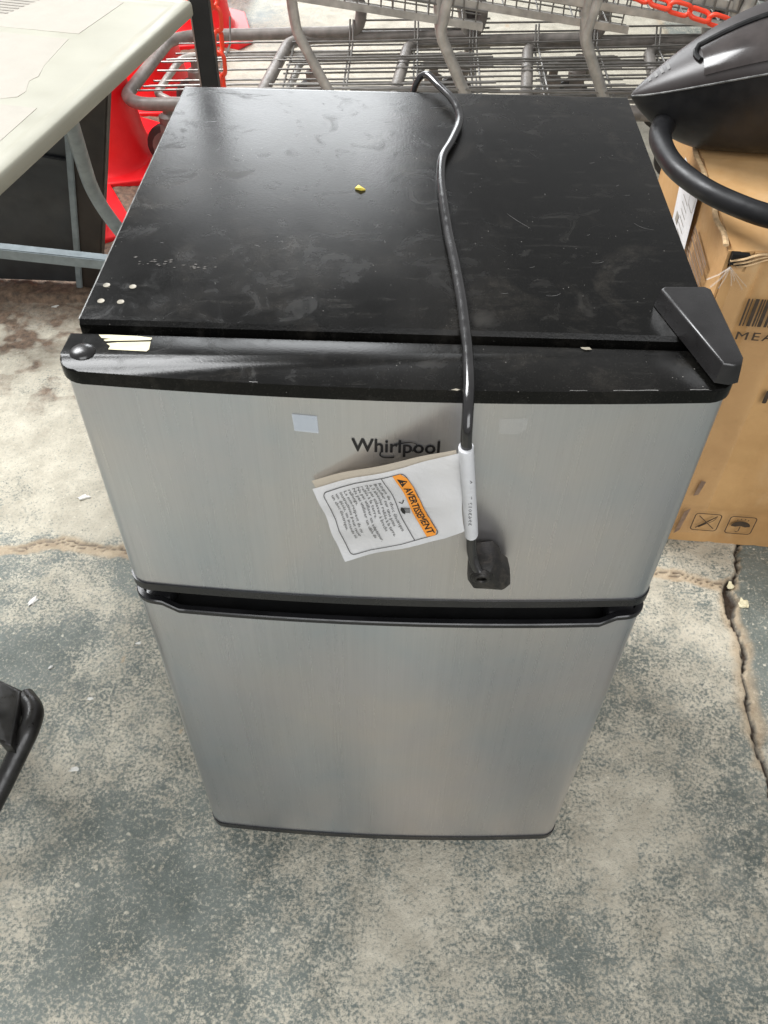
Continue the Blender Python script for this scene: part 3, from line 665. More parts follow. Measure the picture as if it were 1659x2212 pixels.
# ------------------------------------------------------------------ cardboard box
BO = Vector((.447, .545, 0)); ba = math.radians(-3.6); bex = Vector((math.cos(ba), math.sin(ba), 0)); bey = Vector((-math.sin(ba), math.cos(ba), 0))
BW, BD, BH = .56, .50, .600
def B(x, y, z): return BO + bex * x + bey * y + Vector((0, 0, z))
cbox = thing('cardboard_box', 'tall dented cardboard box with printed marks beside the fridge', 'box', tuple(B(BW / 2, BD / 2, 0)))
def wall(name, p00, p10, p11, p01, nu, nv, nrm, amp, seed, thick=.005, torn=None):
    vs = []; fs = []
    P = [Vector(q) for q in (p00, p10, p11, p01)]; nrm = Vector(nrm)
    for k in (0, 1):
        for i in range(nu + 1):
            for j in range(nv + 1):
                u, v = i / nu, j / nv; q = P[0].lerp(P[1], u).lerp(P[3].lerp(P[2], u), v)
                ed = min(1, 8 * min(u, 1 - u)) * min(1, 8 * min(v, 1 - v)); a = amp * ed * (mn.noise(q * 6 + Vector((seed, 0, 0))) * .8 + mn.noise(q * 17) * .35)
                if amp > .007:
                    for uc, sl, dp, wd_ in ((.055, .03, .0050, .008), (.105, -.02, .0035, .010), (.25, .06, .0030, .012), (.40, -.05, .0028, .014)): a -= dp * math.exp(-((u - uc - sl * v) / wd_) ** 2) * (.4 + .6 * abs(math.sin(v * 5 + uc * 40)))
                    a -= .0030 * math.exp(-((v - .13 - .02 * u) / .012) ** 2)
                q = q + nrm * (a - (thick if k else 0))
                if torn: q = torn(u, v, q)
                vs.append(q)
    N = (nu + 1) * (nv + 1)
    for i in range(nu):
        for j in range(nv):
            a = i * (nv + 1) + j; b = a + nv + 1; fs.append([a, b, b + 1, a + 1]); fs.append([N + a, N + a + 1, N + b + 1, N + b])
    edge = [i * (nv + 1) for i in range(nu + 1)] + [nu * (nv + 1) + j for j in range(1, nv + 1)] + [i * (nv + 1) + nv for i in range(nu - 1, -1, -1)] + [j for j in range(nv - 1, 0, -1)]
    for a, b in zip(edge, edge[1:] + edge[:1]): fs.append([a, a + N, b + N, b])
    bm = bmesh.new(); bv = [bm.verts.new(q) for q in vs]
    for q in fs:
        try: bm.faces.new([bv[i] for i in q])
        except ValueError: pass
    return frombm(name, bm, MT['card'], cbox, True)
def torn_front(u, v, q):
    d = math.hypot(u * BW, (1 - v) * BH)
    if d < .03: q = q + Vector((.006, .004, -.014 * (1 - d / .03)))
    return q
front = wall('front_panel', B(.004, 0, 0.002), B(BW, 0, 0.002), B(BW, 0, BH), B(.004, 0, BH), 110, 60, -bey, .0075, 3, torn=torn_front)
side = wall('side_panel', B(0, BD, 0.002), B(0, .004, 0.002), B(0, .004, BH - .002), B(0, BD, BH), 30, 30, -bex, .004, 9)
wall('side_panel', B(BW + .006, 0, .002), B(BW + .006, BD, .002), B(BW + .006, BD, BH), B(BW + .006, 0, BH), 8, 8, bex, .002, 15)
wall('back_panel', B(BW, BD + .006, .002), B(0, BD + .006, .002), B(0, BD + .006, BH), B(BW, BD + .006, BH), 8, 8, bey, .002, 21)
def lid_t(u, v, q):
    d = math.hypot(u * BW, v * BD)
    if d < .05: q = q + Vector((.003, .002, -.008 * (1 - d / .05)))
    return q
wall('lid_flap', B(.002, .001, BH + .004), B(BW, .001, BH + .004), B(BW, BD * .52, BH + .0065), B(.002, BD * .52, BH + .0065), 30, 20, (0, 0, 1), .003, 27, .004, lid_t)
wall('lid_flap', B(.002, BD * .525, BH + .0045), B(BW, BD * .525, BH + .0045), B(BW, BD, BH + .004), B(.002, BD, BH + .004), 20, 12, (0, 0, 1), .003, 33, .004)
# torn corner: curled ply and frayed tape
bm = bmesh.new()
for k in range(3):
    path = [B(.004 + .006 * k, -.004, BH - .012 - .004 * k), B(.02 + .004 * k, -.008 - .002 * k, BH - .006 - .003 * k), B(.045 + .006 * k, -.005, BH + .001 - .003 * k), B(.10, -.004, BH + .002 - .003 * k)]
    tube_bm(bm, spline(path, 5), .0028, 6, flat=.5)
frombm('torn_edge', bm, MT['ply'], cbox, True)
bm = bmesh.new(); path = [B(-.004 + .003 * math.sin(i * 2.1), BD * (.02 + .9 * i / 14), BH + .003 + .0016 * math.sin(i * 3.3)) for i in range(15)]
tube_bm(bm, spline(path, 3), .0042, 6, flat=.6); frombm('worn_edge', bm, MT['ply'], cbox, True)
bm = bmesh.new()
for k in range(7):
    a = -.5 + k * .35; p = B(.006, -.007, BH - .02); q = p + bex * (.020 * math.cos(a * 2.1) * (1 + .3 * (k % 3))) + Vector((0, -.004, -.018 - .014 * abs(math.sin(k * 1.9))))
    tube_bm(bm, [p, p.lerp(q, .5) + Vector((0, -.003, 0)), q], .0016, 5, flat=.3)
frombm('frayed_tape', bm, MT['filmc'], cbox, True)
bm = bmesh.new(); box_bm(bm, (0, 0, 0), (.024, .010, .016)); T = Matrix.Translation(B(.004, -.0055, BH - .018)) @ Matrix.Rotation(ba, 4, 'Z')
for v_ in bm.verts: v_.co = T @ v_.co
frombm('torn_hole', bm, MT['void'], cbox)
# clear tape down the front edge
def fpt(p, off=.0092): return B(p.x, -off - p.z * 3e-5, p.y)
def spt(p, off=.0075): return B(-off, p.x, p.y)
g = Geo()
for i in range(12): g.add([(.014, .02 + .046 * i), (.040, .02 + .046 * i), (.040, .02 + .046 * (i + 1)), (.014, .02 + .046 * (i + 1))], [[0, 1, 2, 3]])
for i in range(12): g.add([(.058, .03 + .04 * i), (.112, .03 + .04 * i + .006), (.112, .03 + .04 * (i + 1) + .006), (.058, .03 + .04 * (i + 1))], [[0, 1, 2, 3]])
v, f = g.map(lambda p: fpt(p, .0088)); mk('packing_tape', v, f, MT['boxtape'], cbox)
def bars(x0, x1, z0, z1, seed, n=26):
    r = random.Random(seed); g = Geo(); x = x0
    while x < x1:
        w_ = r.choice((.0018, .0026, .004, .0055)); g.add([(x, z0), (min(x + w_, x1), z0), (min(x + w_, x1), z1), (x, z1)], [[0, 1, 2, 3]]); x += w_ + r.choice((.0016, .0024, .0036))
    return g
v, f = bars(.045, .155, .488, .534, 4).map(fpt); mk('barcode', v, f, MT['boxink'], cbox)
vs, fs = text_geo('MEAS.', 1, .01, spacing=1.25); vs = fit_geo(vs, .047, .125, .4640, .4780); g = Geo(); g.add(vs, fs); v, f = g.map(fpt); mk('box_lettering', v, f, MT['boxink'], cbox)
vs, fs = text_geo('NW', 1, .03); vs = fit_geo(vs, .124, .205, .348, .374); g = Geo(); g.add(vs, fs); v, f = g.map(fpt); mk('box_lettering', v, f, MT['boxink'], cbox)
# handling symbols (cut-mark frames)
g = Geo(); vs, fs = loop_strip(rrect(.096, .142, .044, .088, .006), .0018); g.add(vs, fs)
for pl, wd in (([(.104, .050), (.135, .083)], .0024), ([(.103, .082), (.136, .050)], .0016), ([(.108, .053), (.120, .064)], .005), ([(.121, .066), (.131, .079), (.134, .078), (.130, .070), (.123, .064)], .0015)):
    vs, fs = line_strip(pl, wd); g.add(vs, fs)
v, f = g.map(fpt); mk('no_knife_symbol', v, f, MT['boxink'], cbox)
g = Geo(); vs, fs = loop_strip(rrect(.158, .204, .042, .087, .006), .0018); g.add(vs, fs)
um = [(.181 + .017 * math.cos(math.radians(a)), .062 + .013 * math.sin(math.radians(a))) for a in range(0, 181, 15)] + [(.172, .060), (.181, .063), (.190, .060)]; g.poly(um)
for pl in ([(.181, .062), (.181, .050), (.178, .047), (.175, .049)], [(.172, .080), (.171, .077)], [(.178, .082), (.177, .079)], [(.185, .082), (.184, .079)], [(.191, .080), (.190, .077)]):
    vs, fs = line_strip(pl, .0017); g.add(vs, fs)
v, f = g.map(fpt); mk('umbrella_symbol', v, f, MT['boxink'], cbox)
g = Geo(); g.poly([(.078, .132), (.086, .135), (.090, .168), (.082, .170)]); g.poly([(.070, .030), (.078, .040), (.083, .100), (.074, .090)]); v, f = g.map(lambda p: fpt(p, .0096)); mk('smudge', v, f, MT['fadeink'], cbox)
# side: white shipping label and barcode
g = Geo(); g.poly([(.180, .480), (.300, .475), (.330, .575), (.195, .585)]); v, f = g.map(lambda p: spt(p, .0078)); mk('shipping_label', v, f, MT['label'], cbox)
g = Geo()
for i in range(6): vs, fs = line_strip([(.215 + .004 * i, .49 + .010 * i), (.255 + .004 * i, .489 + .010 * i)], .0014); g.add(vs, fs)
vs, fs = loop_strip(rrect(.200, .235, .545, .57, .004), .0012); g.add(vs, fs); g.poly([(.265, .49), (.285, .49), (.285, .505), (.265, .505)])
v, f = g.map(lambda p: spt(p, .0086)); mk('label_print', v, f, MT['shprint'], cbox)
r_ = random.Random(12); g = Geo(); z_ = .395
while z_ < .545:
    w_ = r_.choice((.002, .003, .005)); g.add([(.055, z_), (.165, z_), (.165, z_ + w_), (.055, z_ + w_)], [[0, 1, 2, 3]]); z_ += w_ + r_.choice((.002, .003, .004))
v, f = g.map(lambda p: spt(p, .0076)); mk('side_barcode', v, f, MT['fadeink'], cbox)

# ------------------------------------------------------------------ vacuum on the box
VN = Vector((.343, .850, .680)); vu = Vector((1, 0, 0)); vv = Vector((0, -1, 0))
VL = .42
vac = thing('vacuum_cleaner', 'black pointed vacuum cleaner lying on the cardboard box', 'vacuum', (VN.x + .22, VN.y, .606))
def vw(t): return .128 * (math.sin(min(1, t * 1.25) * math.pi / 2) ** .78) * (1 if t < .8 else math.sqrt(max(0, 1 - ((t - .8) / .2) ** 2) * .7 + .3))
def vs_(t): return .112 * math.sin(min(1, t * 1.15) * math.pi / 2)
def vh(t): return .040 * (math.sin(min(1, t * 2.6) * math.pi / 2) ** .7) * (1 if t < .75 else (1 - .5 * ((t - .75) / .25) ** 2))
def vd(t): return (.073 * (math.sin(min(1, t * 3.2) * math.pi / 2) ** .8) + vs_(t) - .001)
def shell(name, top, m, parent, NU=30, NV=20, t0=0.0, t1=1.0, a0=0., a1=math.pi, off=0.):
    bm = bmesh.new(); rows = []
    for i in range(NU + 1):
        t = t0 + (t1 - t0) * (i / NU) ** 1.4; t = max(t, .0008); row = []
        for j in range(NV + 1):
            a = a0 + (a1 - a0) * j / NV; c, s = math.cos(a), math.sin(a)
            ww = vw(t) + off
            y = ww * (abs(c) ** .85) * (1 if c > 0 else -1); z = (vh(t) + off) * s if top else -vd(t) * (abs(s) ** .9) - .001
            row.append(bm.verts.new(VN + vu * (t * VL) + vv * y + Vector((0, 0, z + vs_(t)))))
        rows.append(row)
    for A, C in zip(rows, rows[1:]):
        for j in range(NV): bm.faces.new((A[j], A[j + 1], C[j + 1], C[j]))
    if t1 >= 1: bm.faces.new(rows[-1])
    return frombm(name, bm, m, parent, True)
hull = shell('lower_hull', False, MT['vac'], vac)
upper = shell('upper_shell', True, MT['vacg'], vac)
lid = shell('smoked_lid', True, MT['vacw'], vac, t0=.20, t1=.78, a0=math.radians(24), a1=math.radians(84), off=.0022)
def vpt(t, a, off): return VN + vu * (t * VL) + vv * ((vw(t) + off) * (abs(math.cos(a)) ** .85) * (1 if math.cos(a) > 0 else -1)) + Vector((0, 0, (vh(t) + off) * math.sin(a) + vs_(t)))
gp = [vpt(.80 - .60 * i / 16, math.radians(90), .002) for i in range(17)] + [vpt(.192 - .01 * math.sin(i * .8), math.radians(90 - 66 * i / 8), .002) for i in range(1, 5)]
tube('lid_groove', gp, .0042, MT['void'], vac, 8)
tube('seam_trim', [vpt(.003 + .99 * i / 30, math.radians(1), .0012) for i in range(31)], .0014, MT['edge'], vac, 6)
g = Geo()
for i in range(5):
    t = .80 + .012 * i; a = [vpt(t, math.radians(75 - 7 * j), .0012) for j in range(4)]; b = [vpt(t + .007, math.radians(75 - 7 * j), .0012) for j in range(4)]
    for j in range(3): g.add([a[j], a[j + 1], b[j + 1], b[j]], [[0, 1, 2, 3]])
mk('model_lettering', g.v, g.f, MT['vactext'], vac)
g = Geo(); 
for i in range(4):
    t = .05 + .018 * i; a = [vpt(t, math.radians(100 - 12 * j), .001) for j in range(3)]; b = [vpt(t + .008, math.radians(100 - 12 * j), .001) for j in range(3)]
    for j in range(2): g.add([a[j], a[j + 1], b[j + 1], b[j]], [[0, 1, 2, 3]])
mk('nose_lettering', g.v, g.f, MT['vactext'], vac)
hp = spline([(.470, .905, .655), (.428, .872, .652), (.396, .820, .650), (.382, .768, .648), (.387, .690, .648), (.414, .625, .648), (.449, .582, .648), (.487, .548, .650), (.54, .520, .655), (.60, .515, .66), (.66, .54, .665), (.70, .62, .67), (.70, .74, .68), (.66, .88, .69)], 8)
tube('carry_loop', hp, .0165, MT['vac'], vac, 16, radii=[.0210 - .0058 * min(1, i / 30) for i in range(len(hp))])

# ------------------------------------------------------------------ resin table with taped sheets
TZ = .740; tA = Vector((-.354, 1.030, 0)); td = Vector((.117, .600, 0)).normalized(); tn = Vector((-td.y, td.x, 0))
def TT(a, b, z): return tA - td * a + tn * b + Vector((0, 0, z))   # a: along the edge toward the viewer, b: away from the fridge
table = thing('folding_table', 'cream resin folding table at the left with grey tube legs', 'table', tuple(TT(.6, .38, 0)))
def table_slab():
    r = .012; lp = rrect(-.003, 1.00, 0, .46, r, 6); bm = bmesh.new(); rings = []
    def off(d): return rrect(-.003 + d, 1.00 - d, d, .46 - d, max(.004, r - d), 6)
    for d, z in ((.008, -.0225), (.002, -.0215), (0, -.0185), (0, -.006), (.0012, -.002), (.004, 0), (.020, .0002), (.024, -.0008), (.027, -.0022), (.034, -.0030)):
        rings.append([bm.verts.new(TT(x, y, TZ + z)) for x, y in off(d)])
    n = len(rings[0])
    for A, C in zip(rings, rings[1:]):
        for k in range(n): bm.faces.new((A[k], A[(k + 1) % n], C[(k + 1) % n], C[k]))
    bm.faces.new(rings[0][::-1]); bm.faces.new(rings[-1])
    return frombm('tabletop', bm, MT['table'], table, True)
table_slab()
def leg(pts, nm='leg', r=.013): return tube(nm, fillet(pts, .10, 8), r, MT['gtube'], table, 12)
leg([(-.520, .800, .716), (-.548, .880, .585), (-.583, .985, .42), (-.560, 1.045, .29), (-.49, 1.13, .10), (-.47, 1.16, .012)])
leg([TT(.02, .43, .716), (-.92, 1.09, .45), (-1.05, 1.13, .22), (-1.10, 1.15, .012)])
leg([TT(.88, .08, .716), TT(.92, .08, .42), TT(.97, .08, .012)]); leg([TT(.88, .40, .716), TT(.92, .40, .42), TT(.97, .40, .012)])
bm = bmesh.new(); a = Vector((-1.10, 1.135, .225)); b = Vector((-.545, 1.085, .208)); d = (b - a).normalized(); nn = Vector((-d.y, d.x, 0))
vs = []
for p in (a, b):
    for s, t in ((-1, -1), (1, -1), (1, 1), (-1, 1)): vs.append(bm.verts.new(p + nn * .0125 * s + Vector((0, 0, .0125 * t))))
for q in ((0, 1, 2, 3), (7, 6, 5, 4), (0, 4, 5, 1), (1, 5, 6, 2), (2, 6, 7, 3), (3, 7, 4, 0)): bm.faces.new([vs[i] for i in q])
bmesh.ops.bevel(bm, geom=list(bm.edges), offset=.002, segments=2, affect='EDGES'); frombm('cross_bar', bm, MT['gtube'], table, True)
def flat_sheet(pts, z, th, m, name, label, cat, group):
    n = len(pts); vs = [TT(a, b, TZ + z + .0002 * math.sin(i * 2.3)) for i, (a, b) in enumerate(pts)] + [TT(a, b, TZ + z - th) for a, b in pts]
    fs = [list(range(n)), list(range(2 * n - 1, n - 1, -1))] + [[i, i + n, (i + 1) % n + n, (i + 1) % n] for i in range(n)]
    c = TT(sum(p[0] for p in pts) / n, sum(p[1] for p in pts) / n, TZ - .003)
    return tag(mk(name, vs, fs, m, base=tuple(c)), label, cat, group)
S1 = flat_sheet([(.006, .108), (.174, .117), (.176, .25), (.170, .42), (.006, .41)][::-1], -.0026, .0008, MT['sheet'], 'paper_sheet', 'cream paper sheet at the far end of the table with grey printed lines', 'paper', 'sheets taped to the table')
S2 = flat_sheet([(.197, .122), (.297, .109), (.335, .098), (.352, .103), (.385, .090), (.404, .092), (.415, .112), (.409, .15), (.412, .23), (.40, .33), (.40, .42), (.197, .42)][::-1], -.0026, .0008, MT['sheet'], 'paper_sheet', 'paper sheet with a torn edge in the middle of the table', 'paper', 'sheets taped to the table')
S3 = flat_sheet([(.430, .050), (.72, .043), (.72, .42), (.436, .42)][::-1], -.0026, .0008, MT['sheet'], 'paper_sheet', 'plain paper sheet on the near part of the cream table', 'paper', 'sheets taped to the table')
g = Geo()
for i in range(7): a = .050 + .0115 * i; g.add([(a, .246 + .003 * i), (a + .005, .246 + .003 * i), (a + .005, .38), (a, .38)], [[0, 1, 2, 3]])
v, f = g.map(lambda p: TT(p.x, p.y, TZ - .0018)); mk('printed_lines', v, f, MT['shprint'], S1)

# ------------------------------------------------------------------ dark board leaning behind the table
board = thing('leaning_board', 'dark framed board standing on the dirty floor under the table', 'board', (-.95, 1.30, .012))
def slab(name, poly, y0, y1, m, parent, bev=.0):
    """poly in (x,z), extruded in y"""
    bm = bmesh.new(); n = len(poly); A = [bm.verts.new((x, y0, z)) for x, z in poly]; C = [bm.verts.new((x, y1, z)) for x, z in poly]
    bm.faces.new(A); bm.faces.new(C[::-1])
    for i in range(n): bm.faces.new((A[i], C[i], C[(i + 1) % n], A[(i + 1) % n]))
    if bev: bmesh.ops.bevel(bm, geom=list(bm.edges), offset=bev, segments=2, affect='EDGES')
    return frombm(name, bm, m, parent, bev > 0)
slab('face_panel', [(-1.30, .035), (-.795, .030), (-.716, .42), (-1.25, .44)], 1.290, 1.312, MT['board'], board)
slab('side_frame', [(-.794, .016), (-.742, .016), (-.603, .53), (-.690, .53)], 1.284, 1.320, MT['board2'], board, .003)
slab('ridge', [(-.797, .020), (-.782, .020), (-.704, .44), (-.719, .44)], 1.276, 1.2835, MT['gtube'], board, .002)
slab('rail', [(-1.25, .395), (-.735, .322), (-.732, .342), (-1.25, .415)], 1.279, 1.2895, MT['board'], board, .002)
# black square post
post = thing('black_post', 'slim black square post standing behind the fridge', 'post', (-.372, 1.16, 0))
slab('shaft', [(-.384, .012), (-.359, .012), (-.352, 1.25), (-.390, 1.25)], 1.148, 1.172, MT['post'], post, .0012)
slab('pale_edge', [(-.3868, .012), (-.3842, .012), (-.3904, 1.25), (-.3930, 1.25)], 1.1475, 1.170, MT['postedge'], post)  # pale strip paints the light falling on the post's left edge
slab('base_plate', [(-.43, .001), (-.31, .001), (-.31, .0115), (-.43, .0115)], 1.10, 1.22, MT['post'], post, .001)

# ------------------------------------------------------------------ cones
def cone(loc, label, hgt=.72, r=.125, sq=.185, yaw=0.):
    t = thing('traffic_cone', label, 'traffic cone', loc, 'red traffic cones')
    c = Vector(loc); bm = bmesh.new(); lathe_bm(bm, [(r + .022, .030), (r + .012, .034), (r, .045), (r * .93, .085), (.030, hgt - .02), (.026, hgt), (.016, hgt)], c, 40); frombm('cone_body', bm, MT['red'], t, True)
    pl = []
    s = sq; k = sq * .32
    for x, y in ((-s + k, -s), (s - k, -s), (s, -s + k), (s, s - k), (s - k, s), (-s + k, s), (-s, s - k), (-s, -s + k)): pl.append((c.x + x * math.cos(yaw) - y * math.sin(yaw), c.y + x * math.sin(yaw) + y * math.cos(yaw)))
    frombm('cone_base', prism_bm(bmesh.new(), pl, .002, .030, .006, 3), MT['red'], t, True)
    return t
cone((-.93, 1.98, 0), 'red traffic cone nearest the dark board, behind the cart nose', .95, .165, .215, .3)
cone((-.90, 2.46, 0), 'middle red traffic cone seen through the front cart', .95, .165, .215, .1)
cone((-.80, 3.02, 0), 'red traffic cone farthest back on the pale floor', .80, .125, .185, .25)
cone((-.93, 1.60, 0), 'red traffic cone base showing right beside the board edge', .70, .10, .17, .5)

# ------------------------------------------------------------------ red plastic chains (every link its own piece)
def link_mesh(L_=.052, W_=.031, r=.0046):
    path = []; a = L_ / 2 - W_ / 2; q = W_ / 2 - r
    for i in range(9): t = math.radians(-90 + 180 * i / 8); path.append((a + q * math.cos(t), q * math.sin(t), 0))
    for i in range(9): t = math.radians(90 + 180 * i / 8); path.append((-a + q * math.cos(t), q * math.sin(t), 0))
    n = len(path); bm = bmesh.new(); rings = []
    for i in range(n):
        p = Vector(path[i]); tt = (Vector(path[(i + 1) % n]) - Vector(path[i - 1])).normalized(); nn = Vector((tt.y, -tt.x, 0))
        rings.append([bm.verts.new(p + (nn * math.cos(k * math.pi / 3) + Vector((0, 0, 1)) * math.sin(k * math.pi / 3)) * r) for k in range(6)])
    for i in range(n):
        A, C = rings[i], rings[(i + 1) % n]
        for k in range(6): bm.faces.new((A[k], A[(k + 1) % 6], C[(k + 1) % 6], C[k]))
    bmesh.ops.recalc_face_normals(bm, faces=bm.faces)
    me = bpy.data.meshes.new('link'); bm.to_mesh(me); bm.free(); me.materials.append(MT['chain']); me.polygons.foreach_set('use_smooth', [True] * len(me.polygons)); return me
LINK = link_mesh()
def chain(path, label, pitch=.0400):
    P = spline(path, 24); t = thing('plastic_chain', label, 'chain', tuple(P[0]), 'red plastic chains')
    pos = [P[0]]; acc = 0
    for a, b in zip(P, P[1:]):
        if (b - pos[-1]).length >= pitch: pos.append(b)
    for i, (a, b) in enumerate(zip(pos, pos[1:])):
        o = bpy.data.objects.new('link', LINK); COL.objects.link(o); o.parent = t
        d = (b - a).normalized(); q = d.to_track_quat('X', 'Z'); o.rotation_mode = 'QUATERNION'
        from mathutils import Quaternion
        o.rotation_quaternion = q @ Quaternion((1, 0, 0), math.radians(25 + 90 * (i % 2) + 8 * math.sin(i * 2.3))); o.location = (a + b) / 2 - P[0]
chain([(-.372, 1.30, .86), (-.375, 1.30, .66), (-.380, 1.30, .515), (-.384, 1.30, .36), (-.40, 1.31, .20), (-.42, 1.33, .02)], 'red plastic chain hanging straight down beside the black post')
chain([(.30, 1.33, .735), (.38, 1.31, .702), (.455, 1.30, .675), (.513, 1.30, .662), (.579, 1.30, .645), (.627, 1.30, .633), (.70, 1.30, .62), (.80, 1.31, .615), (.92, 1.33, .63)], 'red plastic chain strung sideways above the carts at the right')

# ------------------------------------------------------------------ nested shopping carts
def make_cart(loc, label):
    t = thing('shopping_cart', label, 'shopping cart', (0, 0, 0), 'nested shopping carts')
    def tb(nm, pts, r, m='cart', f=.03, seg=10): return tube(nm, fillet(pts, f, 5), r, MT[m], t, seg)
    tb('bumper_frame', [(.66, -.030, .235), (.04, -.012, .216), (-.008, .035, .216), (.030, .455, .216), (.09, .498, .216), (.615, .500, .238), (.628, .500, .31), (.595, .500, .36), (.53, .500, .50), (.51, .500, .80)], .0175, 'bump', f=.05, seg=14)
    tb('upright', [(.66, -.010, .225), (.585, -.006, .225), (.553, -.004, .275), (.484, 0, .405), (.476, 0, .47), (.476, 0, .80)], .0140, f=.02)
    tb('upright', [(.98, -.02, .12), (.925, -.016, .27), (.853, -.012, .41), (.868, -.012, .50), (.93, -.012, .93)], .0140, f=.02)
    tb('upright', [(.98, .50, .12), (.940, .50, .27), (.900, .50, .41), (.905, .50, .50), (.94, .50, .93)], .0130, f=.04)
    tb('handle_bar', [(.93, -.02, .935), (.935, .50, .935)], .0150)
    tb('inner_brace', [(.10, .09, .185), (.055, .12, .190), (.075, .38, .190), (.12, .41, .190), (.60, .43, .20)], .0110, f=.03)
    tb('inner_brace', [(.10, .09, .185), (.60, .05, .20)], .0110)
    bm = bmesh.new(); tube_bm(bm, spline([(.95, .512, .215), (.955, .518, .27), (.955, .518, .33), (.945, .512, .40)], 4), .020, 10); frombm('corner_bumper', bm, MT['rubber'], t, True)
    bm = bmesh.new(); rw = .0030
    for k in range(11):
        y = .035 + .041 * k; z0 = .205 + .012 * math.sin(k * 1.3)
        tube_bm(bm, [(.012 + .005 * k, y, z0), (.30, y * .99 + .003 * math.sin(k), z0 + .012), (.62, y, z0 + .020), (1.02, y * 1.04 - .012, z0 + .038)], rw, 6)
    for x in (.22, .42, .60, .80, .98): tube_bm(bm, [(x, -.012, .262), (x, .03, .205 + .02 * x), (x, .25, .208 + .02 * x), (x, .45, .208 + .02 * x), (x, .492, .275)], rw, 6)
    for z in (.272, .246): tube_bm(bm, [(.60, .494, z), (1.02, .502, z + .012)], rw, 6); tube_bm(bm, [(.62, -.018, z), (1.02, -.026, z + .012)], rw, 6)
    o = frombm('tray_wires', bm, MT['wire'], t, True); o['kind'] = 'stuff'
    # upper basket: flat bottom rails and truss wires
    for y in (-.004, .470):
        bm = bmesh.new(); vs = []
        for x, z in ((.18, .525), (.96, .428)):
            for dy, dz in ((-.004, -.009), (.004, -.009), (.004, .009), (-.004, .009)): vs.append(bm.verts.new((x, y + dy, z + dz)))
        for q in ((0, 1, 2, 3), (7, 6, 5, 4), (0, 4, 5, 1), (1, 5, 6, 2), (2, 6, 7, 3), (3, 7, 4, 0)): bm.faces.new([vs[i] for i in q])
        frombm('basket_rail', bm, MT['cart'], t)
    bm = bmesh.new()
    for y in (-.004, .470):
        for i in range(26):
            x = .19 + .030 * i; zb = .525 - .097 * (x - .18) / .78; sgn = -1 if y < .1 else 1
            tube_bm(bm, [(x, y, zb), (x + (.012 if i % 2 else -.008), y + sgn * .02, zb + .26)], .0022, 5)
        for dz in (.035, .075, .13, .19, .26):
            sgn = -1 if y < .1 else 1; tube_bm(bm, [(.17, y + sgn * .077 * dz, .525 + dz), (.97, y + sgn * .077 * dz, .428 + dz)], .0026, 5)
    for k in range(9):
        y = .03 + .052 * k; tube_bm(bm, [(.18, y, .525), (.96, y, .428)], .0022, 5)
    for k in range(9):
        x = .19 + .09 * k; zb = .525 - .097 * (x - .18) / .78; tube_bm(bm, [(x, -.004, zb), (x, .47, zb)], .0022, 5)
    o = frombm('basket_wires', bm, MT['wire'], t, True); o['kind'] = 'stuff'
    for x, y in ((.085, .075), (.105, .405), (.93, .01), (.93, .47)):
        bm = bmesh.new()
        # fork: two cheeks and a swivel
        for s in (-1, 1):
            pl = [(x - .018, .045), (x + .014, .040), (x + .030, .130), (x - .016, .130)]; A = [bm.verts.new((px, y + s * .019, pz)) for px, pz in pl]; C = [bm.verts.new((px, y + s * .023, pz)) for px, pz in pl]
            bm.faces.new(A); bm.faces.new(C[::-1])
            for i in range(4): bm.faces.new((A[i], C[i], C[(i + 1) % 4], A[(i + 1) % 4]))
        lathe_bm(bm, [(.026, .128), (.028, .134), (.028, .150), (.014, .158), (.014, .195)], (x + .007, y, 0), 14)
        fk = frombm('caster', bm, MT['caster'], t, True)
        bm = bmesh.new(); prof = [(.020, -.014), (.052, -.015), (.060, -.010), (.062, 0), (.060, .010), (.052, .015), (.020, .014)]
        rings = [[bm.verts.new((x - .006 + r * math.cos(2 * math.pi * k / 22), y + q, .066 + r * math.sin(2 * math.pi * k / 22))) for k in range(22)] for r, q in prof]
        for A, C in zip(rings, rings[1:]):
            for k in range(22): bm.faces.new((A[k], A[(k + 1) % 22], C[(k + 1) % 22], C[k]))
        bm.faces.new(rings[0][::-1]); bm.faces.new(rings[-1]); frombm('wheel', bm, MT['rubber'], fk, True)
        bm = bmesh.new()
        for s in (-1, 1): 
            A = [bm.verts.new((x - .006 + .044 * math.cos(2 * math.pi * k / 18), y + s * .0158, .066 + .044 * math.sin(2 * math.pi * k / 18))) for k in range(18)]; bm.faces.new(A if s < 0 else A[::-1])
        frombm('hub', bm, MT['caster'], fk)
    t.location = loc; return t
def copy_tree(o, parent=None):
    c = o.copy(); COL.objects.link(c); c.parent = parent
    for ch in o.children: copy_tree(ch, c)
    return c
cart0 = make_cart((-.775, 1.875, .004), 'leftmost nested shopping cart, its grey nose bumper showing')
for i, (dx, dy, lb) in enumerate(((.37, .004, 'second shopping cart from the left in the nested row'), (.74, -.003, 'third shopping cart from the left in the nested row'), (1.11, .005, 'fourth shopping cart from the left, behind the vacuum'), (1.48, 0., 'rightmost shopping cart of the nested row'))):
    c = copy_tree(cart0); c.location = (-.775 + dx, 1.875 + dy, .004); c['label'] = lb

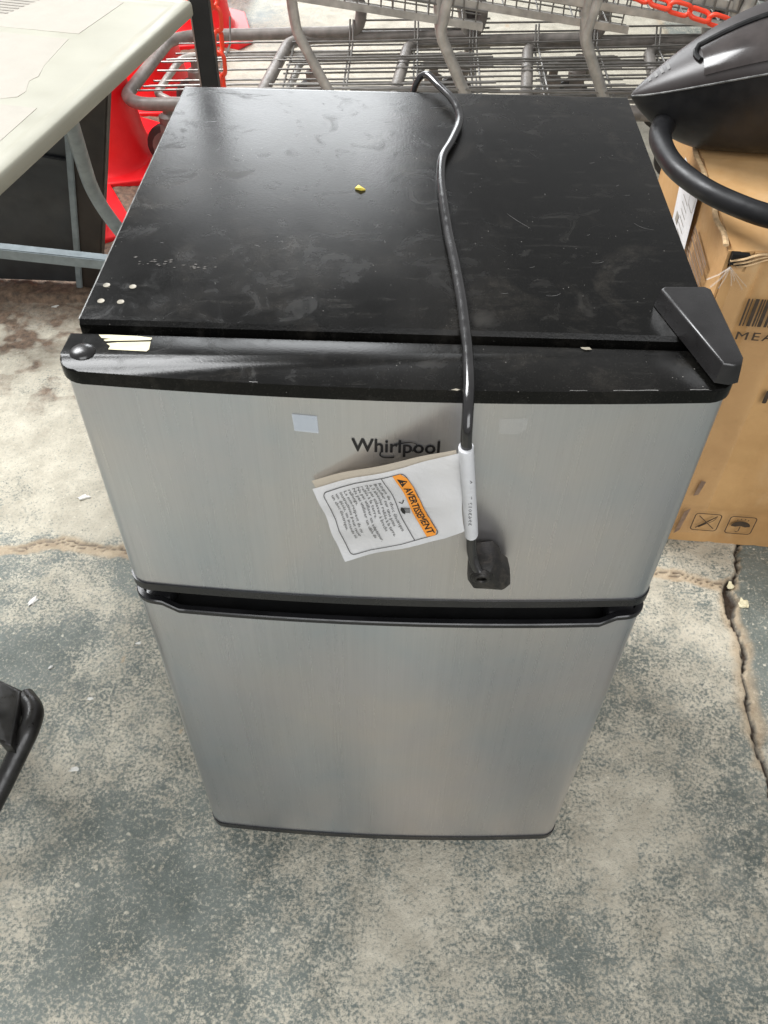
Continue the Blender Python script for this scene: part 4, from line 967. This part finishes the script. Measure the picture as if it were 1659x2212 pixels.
# ------------------------------------------------------------------ black stand at the lower left
stand = thing('metal_stand', 'black bent metal stand reaching in at the lower left', 'stand', (-.56, -.02, 0))
frombm('plate_arm', prism_bm(bmesh.new(), [(-.524, .102), (-.590, .128), (-.70, .18), (-.69, .10), (-.545, .034), (-.524, .016), (-.511, .014)], .108, .133, .006, 3), MT['stand'], stand, True)
bm = bmesh.new(); tube_bm(bm, fillet([(-.526, .100, .116), (-.503, .078, .118), (-.501, .050, .118), (-.538, -.030, .068), (-.585, -.125, .014)], .03, 7), .0145, 14); frombm('leg', bm, MT['stand'], stand, True)
bm = bmesh.new(); tube_bm(bm, fillet([(-.66, .13, .110), (-.70, .145, .10), (-.72, .15, .014)], .02), .0150, 12); frombm('leg', bm, MT['stand'], stand, True)
bm = bmesh.new(); lathe_bm(bm, [(.012, .001), (.021, .003), (.022, .012), (.016, .018)], (-.587, -.128, 0), 16); frombm('foot_cap', bm, MT['rubber'], stand, True)

# ------------------------------------------------------------------ scraps on the floor
def scrap(x, y, s, label, m='white', ang=0., asp=2.2):
    bm = bmesh.new(); bmesh.ops.create_icosphere(bm, subdivisions=2, radius=1)
    for v_ in bm.verts:
        k = 1 + .95 * mn.noise(v_.co * 1.9 + Vector((x * 40, y * 40, 3))); q = Vector((v_.co.x * s * asp * k, v_.co.y * s * k, max(-.5, min(.6, v_.co.z + .5 * v_.co.x * v_.co.y)) * s * .5 * k))
        v_.co = Matrix.Rotation(ang, 3, 'Z') @ q + Vector((x, y, s * .26 + .0004))
    tag(frombm('floor_scrap', bm, MT[m], None, False, (x, y, 0)), label, 'scrap', 'pale scraps on the floor')
for x, y, s, lb, a in ((-.601, .600, .0055, 'white crumpled scrap on beige floor left of the freezer door', .3), (-.625, .350, .0050, 'white chip on blue floor just below the tan joint', 1.1), (-.421, .272, .0024, 'tiny white fleck left of the lower door', .2),
    (-.475, .165, .0026, 'small white fleck on bluish floor, right of the black stand', .1), (-.468, .045, .0034, 'long thin white sliver on floor at lower left', .3), (-.555, .22, .0020, 'tiny pale crumb above the black stand', .8),
    (-.95, 1.285, .0050, 'white bit in the brown dirt at the far left', .4), (-.90, 1.28, .0042, 'second white bit in the brown dirt from the left', .9), (-.835, 1.292, .0045, 'white bit in the brown dirt nearest the dark frame', .2), (-.84, 1.225, .004, 'pale crumb on the edge of the dirt strip', .5),
    (-.70, .94, .0028, 'pale crumb on the peeled brown floor', .1), (.620, .395, .0085, 'tan crumbled concrete lump in the floor crack', .6), (.607, .435, .0060, 'small broken concrete piece at the head of the crack', 1.2)):
    scrap(x, y, s, lb, 'cream' if 'concrete' in lb else 'white', a, 1.2 if 'concrete' in lb else 2.0)
